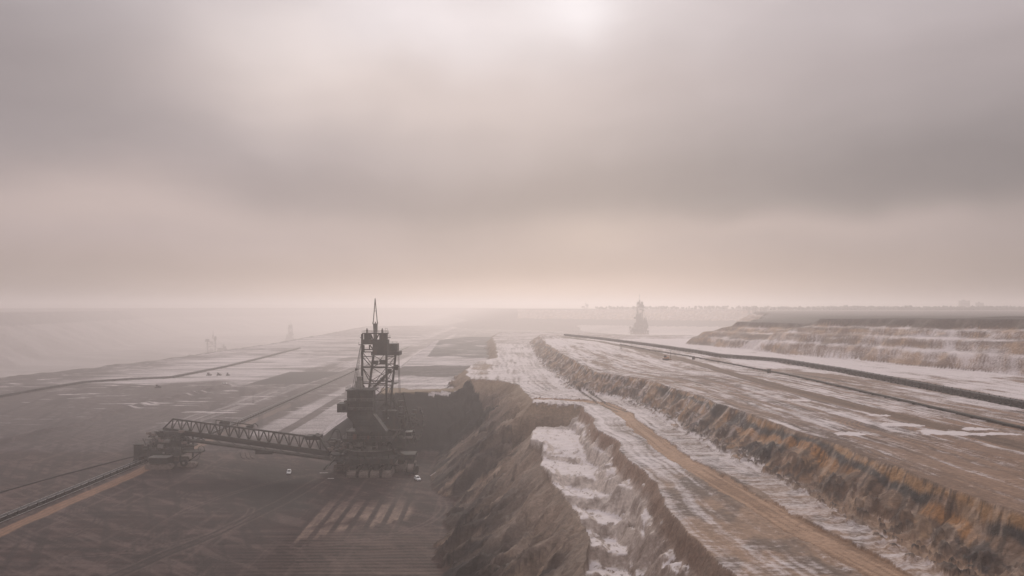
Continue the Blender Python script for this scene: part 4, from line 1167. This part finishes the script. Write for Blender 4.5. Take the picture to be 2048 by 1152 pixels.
# ------------------------------------------------------------------ belt conveyors
def conveyor(name, label, pts, zf, pitch, n_parts, tall=1.7, wide=3.2, group=None, sm=M_steel, top=M_rail, thin=False):
    pts = [np.array(p, float) for p in pts]
    org = np.array((pts[0][0], pts[0][1], zf(pts[0][0], pts[0][1])))
    r = empty(name, org); tag(r, label, 'conveyor', group)
    seg = [np.linalg.norm(b-a) for a, b in zip(pts[:-1], pts[1:])]; T = sum(seg)
    def at(s):
        for a, b, L in zip(pts[:-1], pts[1:], seg):
            if s <= L: d = (b-a)/L; p = a+d*s; return np.array((p[0], p[1], zf(p[0], p[1]))), np.array((-d[1], d[0], 0)), np.array((d[0], d[1], 0))
            s -= L
        d = (pts[-1]-pts[-2])/seg[-1]; p = pts[-1]; return np.array((p[0], p[1], zf(p[0], p[1]))), np.array((-d[1], d[0], 0)), np.array((d[0], d[1], 0))
    n = int(T/pitch)
    S_ = [at(k*pitch) for k in range(n+1)]
    bm, rm = MB(org), MB(org)
    for (p0, n0, _), (p1, n1, _) in zip(S_[:-1], S_[1:]):
        z = np.array((0, 0, tall)); w0 = n0*wide*.36; w1 = n1*wide*.36
        a, b, c, d = p0-w0+z, p0+w0+z, p1+w1+z, p1-w1+z; t = np.array((0, 0, .18))
        bm.add([a, b, c, d, a-t, b-t, c-t, d-t], [(0, 1, 2, 3), (7, 6, 5, 4), (0, 4, 5, 1), (3, 2, 6, 7)])
        z2_ = np.array((0, 0, tall*.55)); a, b, c, d = p0-w0+z2_, p0+w0+z2_, p1+w1+z2_, p1-w1+z2_
        bm.add([a, b, c, d, a-t, b-t, c-t, d-t], [(0, 1, 2, 3), (7, 6, 5, 4), (0, 4, 5, 1), (3, 2, 6, 7)])
        for s_ in (-1, 1):
            if pitch > 5 and sm is top: bm.beam(p0+n0*s_*wide*.40+(0, 0, tall*.62), p1+n1*s_*wide*.40+(0, 0, tall*.62), .15, tall*.7)
            rm.beam(p0+n0*s_*wide*.56+(0, 0, .35), p1+n1*s_*wide*.56+(0, 0, .35), .22)
            if not thin: rm.beam(p0+n0*s_*wide*.42+(0, 0, tall+.12), p1+n1*s_*wide*.42+(0, 0, tall+.12), .16)
    bm.build('belt', M_belt, r); rm.build('rail', top, r)
    def frame(m, p, nn, dd_):
        for s_ in (-1, 1):
            m.beam(p+nn*s_*wide*.46, p+nn*s_*wide*.46+(0, 0, tall+.3), .34)
            m.beam(p+nn*s_*wide*.46+(0, 0, .3), p+dd_*pitch*.5+nn*s_*wide*.46+(0, 0, tall), .22)
            m.beam(p+dd_*pitch*.5+nn*s_*wide*.46+(0, 0, tall), p+dd_*pitch+nn*s_*wide*.46+(0, 0, .3), .22)
        m.beam(p-nn*wide*.60+(0, 0, .12), p+nn*wide*.60+(0, 0, .12), .4, .24)
        m.beam(p-nn*wide*.46+(0, 0, tall-.25), p+nn*wide*.46+(0, 0, tall-.25), .28)
        for f_ in (.25, .5, .75):
            c = p+dd_*pitch*f_; m.beam(c-nn*wide*.42+(0, 0, tall-.1), c+nn*wide*.42+(0, 0, tall-.1), .2)
    rest = MB(org)
    for k, (p, nn, dd_) in enumerate(S_[:-1]):
        if k < n_parts:
            m = MB(org); frame(m, p, nn, dd_); m.build('frame', sm, r)
        else: frame(rest, p, nn, dd_)
    if rest.v: tag(rest.build('far_frames', sm, r), kind='stuff')
    return r

flat0 = lambda x, y: 0.0
conveyor('belt_conveyor', 'long belt conveyor beside the sandy track, running through the hopper car', [(-184, 215), (-183, 300), (-182, 400), (-180, 530), (-184, 800), (-188, 1000), (-195, 1500)], flat0, 6.0, 100, 1.7, 3.0, 'belt conveyors on the benches')
conveyor('belt_conveyor', 'heavy dark framed belt conveyor crossing the upper plain below the stepped cliff',
         [G(x, y, h2) for x, y in ((2500, 905), (2048, 816), (1800, 767), (1680, 744), (1560, 724), (1500, 719), (1440, 714.5), (1400, 707), (1300, 692), (1200, 679), (1130, 671.5))],
         lambda x, y: z2, 6.0, 100, 2.0, 3.6, 'belt conveyors on the benches', M_steel, M_steel)
conveyor('belt_conveyor', 'distant low belt conveyor across the hazy left plain near the bright wet patches',
         [G(x, y, h0) for x, y in ((-80, 809), (0, 795), (100, 777), (170, 766), (260, 760), (340, 757), (400, 745), (450, 735), (520, 718), (600, 697))],
         flat0, 12.0, 60, 2.2, 4.0, 'belt conveyors on the benches', M_steel, M_steel, True)

# pipeline on the upper plain
pts = [G(x, y, h2) for x, y in ((2400, 935), (2048, 860), (1860, 816), (1700, 779), (1580, 752), (1450, 727), (1380, 714), (1300, 701), (1230, 688))]
m = MB((pts[0][0], pts[0][1], z2)); pp = [np.array((x, y, z2+.55)) for x, y in pts]
fine = []
for a, b in zip(pp[:-1], pp[1:]):
    for k in range(6): fine.append(a+(b-a)*k/6+np.array((random.uniform(-.25, .25), 0, random.uniform(-.08, .08))))
m.path(fine, .42, 8)
for p in fine: m.box(p[0]-.6, p[0]+.6, p[1]-.25, p[1]+.25, z2, z2+.5)
tag(m.build('pipeline', M_steel, None, (pts[0][0], pts[0][1], z2)), 'thin dark pipeline lying on the upper plain between the brown track and the belt conveyor', 'pipeline')
m = MB((-205, 300, 0)); pp = [G(x, y, h0) for x, y in ((-60, 1000), (0, 986), (120, 952), (240, 921), (275, 912))]
m.path([np.array((x, y, .3)) for x, y in pp], .3, 6)
tag(m.build('power_cable', M_belt, None, (-205, 300, 0)), 'dark cable lying on the ground left of the near belt conveyor', 'cable')


# ------------------------------------------------------------------ small vehicles
def make_car():
    r = empty('parked_car', (0, 0, 0))
    m = MB(); n = 12
    prof = [(-2.2, .35), (-2.25, .8), (-2.05, 1.0), (-1.1, 1.08), (1.9, 1.08), (2.2, .95), (2.25, .35)]
    m.prism([(x, z) for x, z in prof], -.9, .9)
    m.v = [(v[1], v[0], v[2]) for v in m.v]; m.f = [f[::-1] for f in m.f]
    m.build('body', M_white, r)
    m = MB(); m.add([(-.82, -1.0, 1.08), (.82, -1.0, 1.08), (.82, 1.9, 1.08), (-.82, 1.9, 1.08), (-.66, -.3, 1.68), (.66, -.3, 1.68), (.66, 1.55, 1.68), (-.66, 1.55, 1.68)],
                    [(0, 3, 2, 1), (4, 5, 6, 7), (0, 1, 5, 4), (1, 2, 6, 5), (2, 3, 7, 6), (3, 0, 4, 7)])
    cb = m.build('windows', M_glass, r)
    m = MB(); m.box(-.7, .7, -.32, 1.6, 1.68, 1.75)
    for s in (-1, 1):
        for y0, y1 in ((-1.0, -.3), (1.9, 1.55), (.6, .6)): m.beam((s*.83, y0, 1.08), (s*.67, y1, 1.70), .1)
    m.build('roof', M_white, r)
    for x in (-.85, .85):
        for y in (-1.4, 1.4):
            m = MB(); m.tube((x-.12, y, .36), (x+.12, y, .36), .36, 14); m.build('wheel', M_tyre, r)
    return r

def make_dozer(col):
    r = empty('bulldozer', (0, 0, 0))
    for x in (-1.2, 1.2):
        m = MB(); pr = [(-2.2, .45), (-1.9, 0), (1.9, 0), (2.2, .45), (2.0, .95), (-2.0, .95)]
        m.prism(pr, x-.3, x+.3); m.v = [(v[1], v[0], v[2]) for v in m.v]; m.f = [f[::-1] for f in m.f]; m.build('track', M_tyre, r)
    m = MB(); m.box(-.85, .85, -1.9, 1.2, .6, 1.8); m.box(-.7, .7, -2.0, -.4, 1.8, 2.1); m.tube((.3, -1.3, 2.1), (.3, -1.3, 2.8), .09, 8); m.build('body', col, r)
    m = MB(); m.box(-.8, .8, -.3, 1.2, 1.8, 3.0); cb = m.build('cab', M_glass, r)
    m = MB(); m.box(-.9, .9, -.4, 1.3, 3.0, 3.12); m.build('roof', col, cb)
    m = MB(); m.add([(-2, -3.0, .1), (2, -3.0, .1), (2, -3.1, 1.3), (-2, -3.1, 1.3), (-2, -2.8, .1), (2, -2.8, .1), (2, -2.9, 1.3), (-2, -2.9, 1.3)],
                    [(0, 1, 2, 3), (7, 6, 5, 4), (0, 4, 5, 1), (3, 2, 6, 7), (1, 5, 6, 2), (0, 3, 7, 4)])
    m.beam((-1.3, -2.9, .5), (-1.3, 0, .5), .18); m.beam((1.3, -2.9, .5), (1.3, 0, .5), .18); m.build('blade', col, r)
    return r

def put(o, px, py, h, rz, label, cat, group, dz=0):
    x, y = G(px, py, h); o.location = (x, y, gz(x, y)+dz); o.rotation_euler = (0, 0, math.radians(rz))
    tag(o, label, cat, group); return o

car = make_car(); gcar = 'small vehicles working on the benches'
put(car, 578, 947, h0, 12, 'small white car seen end on, on the coal dark ground below the lattice bridge', 'car', gcar)
put(copy_tree(car), 835, 960, h0, 24, 'small white car parked right of the excavator crawlers near the cut slope', 'car', gcar)
put(copy_tree(car), 449, 768, h0, 80, 'tiny white car at the near edge of the bright wet patches on the hazy plain', 'car', gcar)
dz = make_dozer(M_orange); dz2 = make_dozer(M_steel); gd = 'bulldozers and tracked machines on the benches'
put(dz, 1332, 720, h2, 80, 'dull orange bulldozer on the upper plain left of the thin pole', 'bulldozer', gd)
for px, py, h, rz, lb in ((417, 751, h0, 70, 'hazy dark bulldozer on the bright wet patches, leftmost of three'), (437, 751, h0, 100, 'hazy dark bulldozer on the bright wet patches, middle of three'),
                          (455, 751, h0, 30, 'hazy dark bulldozer on the bright wet patches, rightmost of three'),
                          (315, 776, h0, 90, 'faint dark bulldozer on the hazy plain below the wet patches')):
    put(dz2 if px == 417 else copy_tree(dz2), px, py, h, rz, lb, 'bulldozer', gd)

def make_pole():
    r = empty('lamp_pole', (0, 0, 0))
    m = MB(); m.tube((0, 0, 0), (0, 0, 6), .16, 8, .09); m.build('pole', M_steel, r)
    m = MB(); m.beam((-.9, 0, 6), (.9, 0, 6), .16); m.box(-.95, -.45, -.2, .2, 5.8, 6.1); m.box(.45, .95, -.2, .2, 5.8, 6.1); m.build('lamp_head', M_steel2, r)
    m = MB(); m.box(-.8, .8, -.6, .6, -.2, .35); m.build('base', M_steel, r)
    return r
pl = make_pole(); gp = 'thin lamp poles on the plains'
put(pl, 1341, 719, h2, 0, 'thin lamp pole just left of the orange bulldozer on the upper plain', 'lamp pole', gp)
put(copy_tree(pl), 506, 806, h0, 0, 'thin lamp pole alone on the hazy plain above the lattice bridge', 'lamp pole', gp)
put(copy_tree(pl), 1242, 697, h2, 0, 'faint lamp pole far back beside the upper plain conveyor', 'lamp pole', gp)

def make_box():
    r = empty('switch_box', (0, 0, 0))
    m = MB(); m.box(-1.4, 1.4, -1, 1, .3, 2.8); m.build('housing', M_steel, r)
    m = MB(); m.box(-1.55, 1.55, -1.15, 1.15, 2.8, 2.95); m.build('roof', M_steel2, r)
    m = MB(); m.box(-1.5, -1.1, -1.1, 1.1, 0, .3); m.box(1.1, 1.5, -1.1, 1.1, 0, .3); m.build('skid', M_dark, r)
    return r
sb = make_box(); sb.scale = (.55, .55, .75)
put(sb, 1387, 719, h2, 0, 'small dark green electrical box right of the orange bulldozer, near the pipeline', 'electrical box', None)
sb2 = put(copy_tree(sb), 1538, 747, h2, 0, 'small dark electrical box standing beside the thin pipeline on the upper plain', 'electrical box', None)

# ------------------------------------------------------------------ excavators in the haze
def far_exc(x, y, z, rz, label, sc=1.2):
    c = copy_tree(exc); c.scale = (sc, sc, sc); c.location = (x, y, z); c.rotation_euler = (0, 0, math.radians(rz)); tag(c, label, 'excavator', 'bucket wheel excavators in the pit'); return c
def far_at(px, pytop, Y):          # put the mast tip (81 m) on a photo point
    return (px-1024)*Y/F, Y, H-(pytop-613)*Y/F-81.0*1.2
x, y, z = far_at(1277, 588, 1930); f1 = far_exc(x, y, z, -9, 'faint grey excavator standing in the haze beyond the right plain, left of the stepped cliff')
x, y, z = far_at(426, 660, 2300); far_exc(x, y, z, 120, 'faint grey excavator in the haze on the left, beyond the bright wet patches')
x, y, z = far_at(583, 640, 3100); far_exc(x, y, z, 200, 'barely visible excavator far off in the haze between the left excavator and the near tower')
x, y, z = far_at(1171, 600, 3500); far_exc(x, y, z, 60, 'barely visible excavator tower at the misty horizon right of the middle')

# ------------------------------------------------------------------ woods on the rim
def forest(name, label, quads_, n, hmin, hmax, seed, mat):
    rnd = random.Random(seed); m = MB()
    for _ in range(n):
        a = rnd.choice(quads_); u, v = rnd.random(), rnd.random()
        x = a[0]+(a[1]-a[0])*u; y = a[2]+(a[3]-a[2])*v
        if x < .0 and False: continue
        z = gz(x, y) if abs(x) < .79*(y+90) else H-11
        hh = rnd.uniform(hmin, hmax)*(.7+.6*float(vnoise(np.array([x/60.]), np.array([y/60.]), 4)[0]))
        m.tube((x, y, z-1), (x, y, z+hh*.5), .35, 4); hh *= .85
        for k in range(5):
            c = np.array((x+rnd.uniform(-.28, .28)*hh, y+rnd.uniform(-.28, .28)*hh, z+hh*rnd.uniform(.35, .85))); r = hh*rnd.uniform(.18, .36)
            vs = [c+r*np.array(d)*rnd.uniform(.7, 1.3) for d in ((1, 0, 0), (0, 1, 0), (-1, 0, 0), (0, -1, 0), (0, 0, 1.1), (0, 0, -1))]
            m.add(vs, [(0, 1, 4), (1, 2, 4), (2, 3, 4), (3, 0, 4), (1, 0, 5), (2, 1, 5), (3, 2, 5), (0, 3, 5)])
    o = m.build(name, mat); tag(o, label, 'forest', None, 'stuff'); return o
M_wood = mat_simple("bare_wood_foliage", (.05, .055, .045), .9, 0, .3, .1)
forest('forest', 'hazy belt of bare trees along the horizon behind the stepped cliff', [(700, 1700, 2250, 2420), (1000, 2100, 2500, 2700)], 2600, 6, 13, 1, M_wood)
forest('forest', 'very faint far wood on the horizon beyond the pit', [(300, 2400, 2700, 2950)], 700, 7, 14, 2, M_wood)

# far blocks of buildings on the horizon at the right
def building(px, Y, w, hgt, d, label):
    x = (px-1024)*Y/F; z = gz(x, Y); r = empty('power_station_block', (x, Y, z))
    m = MB(); m.box(-w/2, w/2, 0, d, -2, hgt); wall_ = m.build('wall', M_steel2, r)
    m = MB(); m.box(-w/2-.5, w/2+.5, -.5, d+.5, hgt, hgt+1.2); m.box(-w/4, 0, d*.3, d*.6, hgt+1.2, hgt+5); m.build('roof', M_steel, r)
    m = MB()
    for k in range(1, int(hgt/6)): m.box(-w/2+1, w/2-1, -.12, 0, k*6-1, k*6+.6)
    m.build('window_band', M_glass, r)
    tag(r, label, 'building', 'far buildings on the horizon')
building(1932, 3300, 34, 34, 25, 'faint tall pale block on the horizon behind the cliff, left one of the pair')
building(1962, 3400, 24, 26, 20, 'faint lower pale block on the horizon behind the cliff, right one of the pair')

# ------------------------------------------------------------------ haze
me = bpy.data.meshes.new('haze')
x0, x1, y0, y1, za, zb_ = -9500, 9500, -400, 9400, -100, 112
me.from_pydata([(x, y, z) for z in (za, zb_) for x, y in ((x0, y0), (x1, y0), (x1, y1), (x0, y1))], [],
               [(0, 3, 2, 1), (4, 5, 6, 7), (0, 1, 5, 4), (1, 2, 6, 5), (2, 3, 7, 6), (3, 0, 4, 7)])
hz = bpy.data.objects.new('haze', me); COL.objects.link(hz); tag(hz, 'pale warm haze filling the whole pit', 'haze', None, 'stuff')
mh = bpy.data.materials.new('haze_air'); mh.use_nodes = True; mh.node_tree.nodes.clear()
t = NT(mh.node_tree); pv = t.n('ShaderNodeVolumePrincipled'); out = t.n('ShaderNodeOutputMaterial')
pv.inputs['Color'].default_value = (.94, .885, .875, 1); pv.inputs['Density'].default_value = .00051
pv.inputs['Anisotropy'].default_value = .6
t.l(pv.outputs[0], out.inputs['Volume']); me.materials.append(mh)
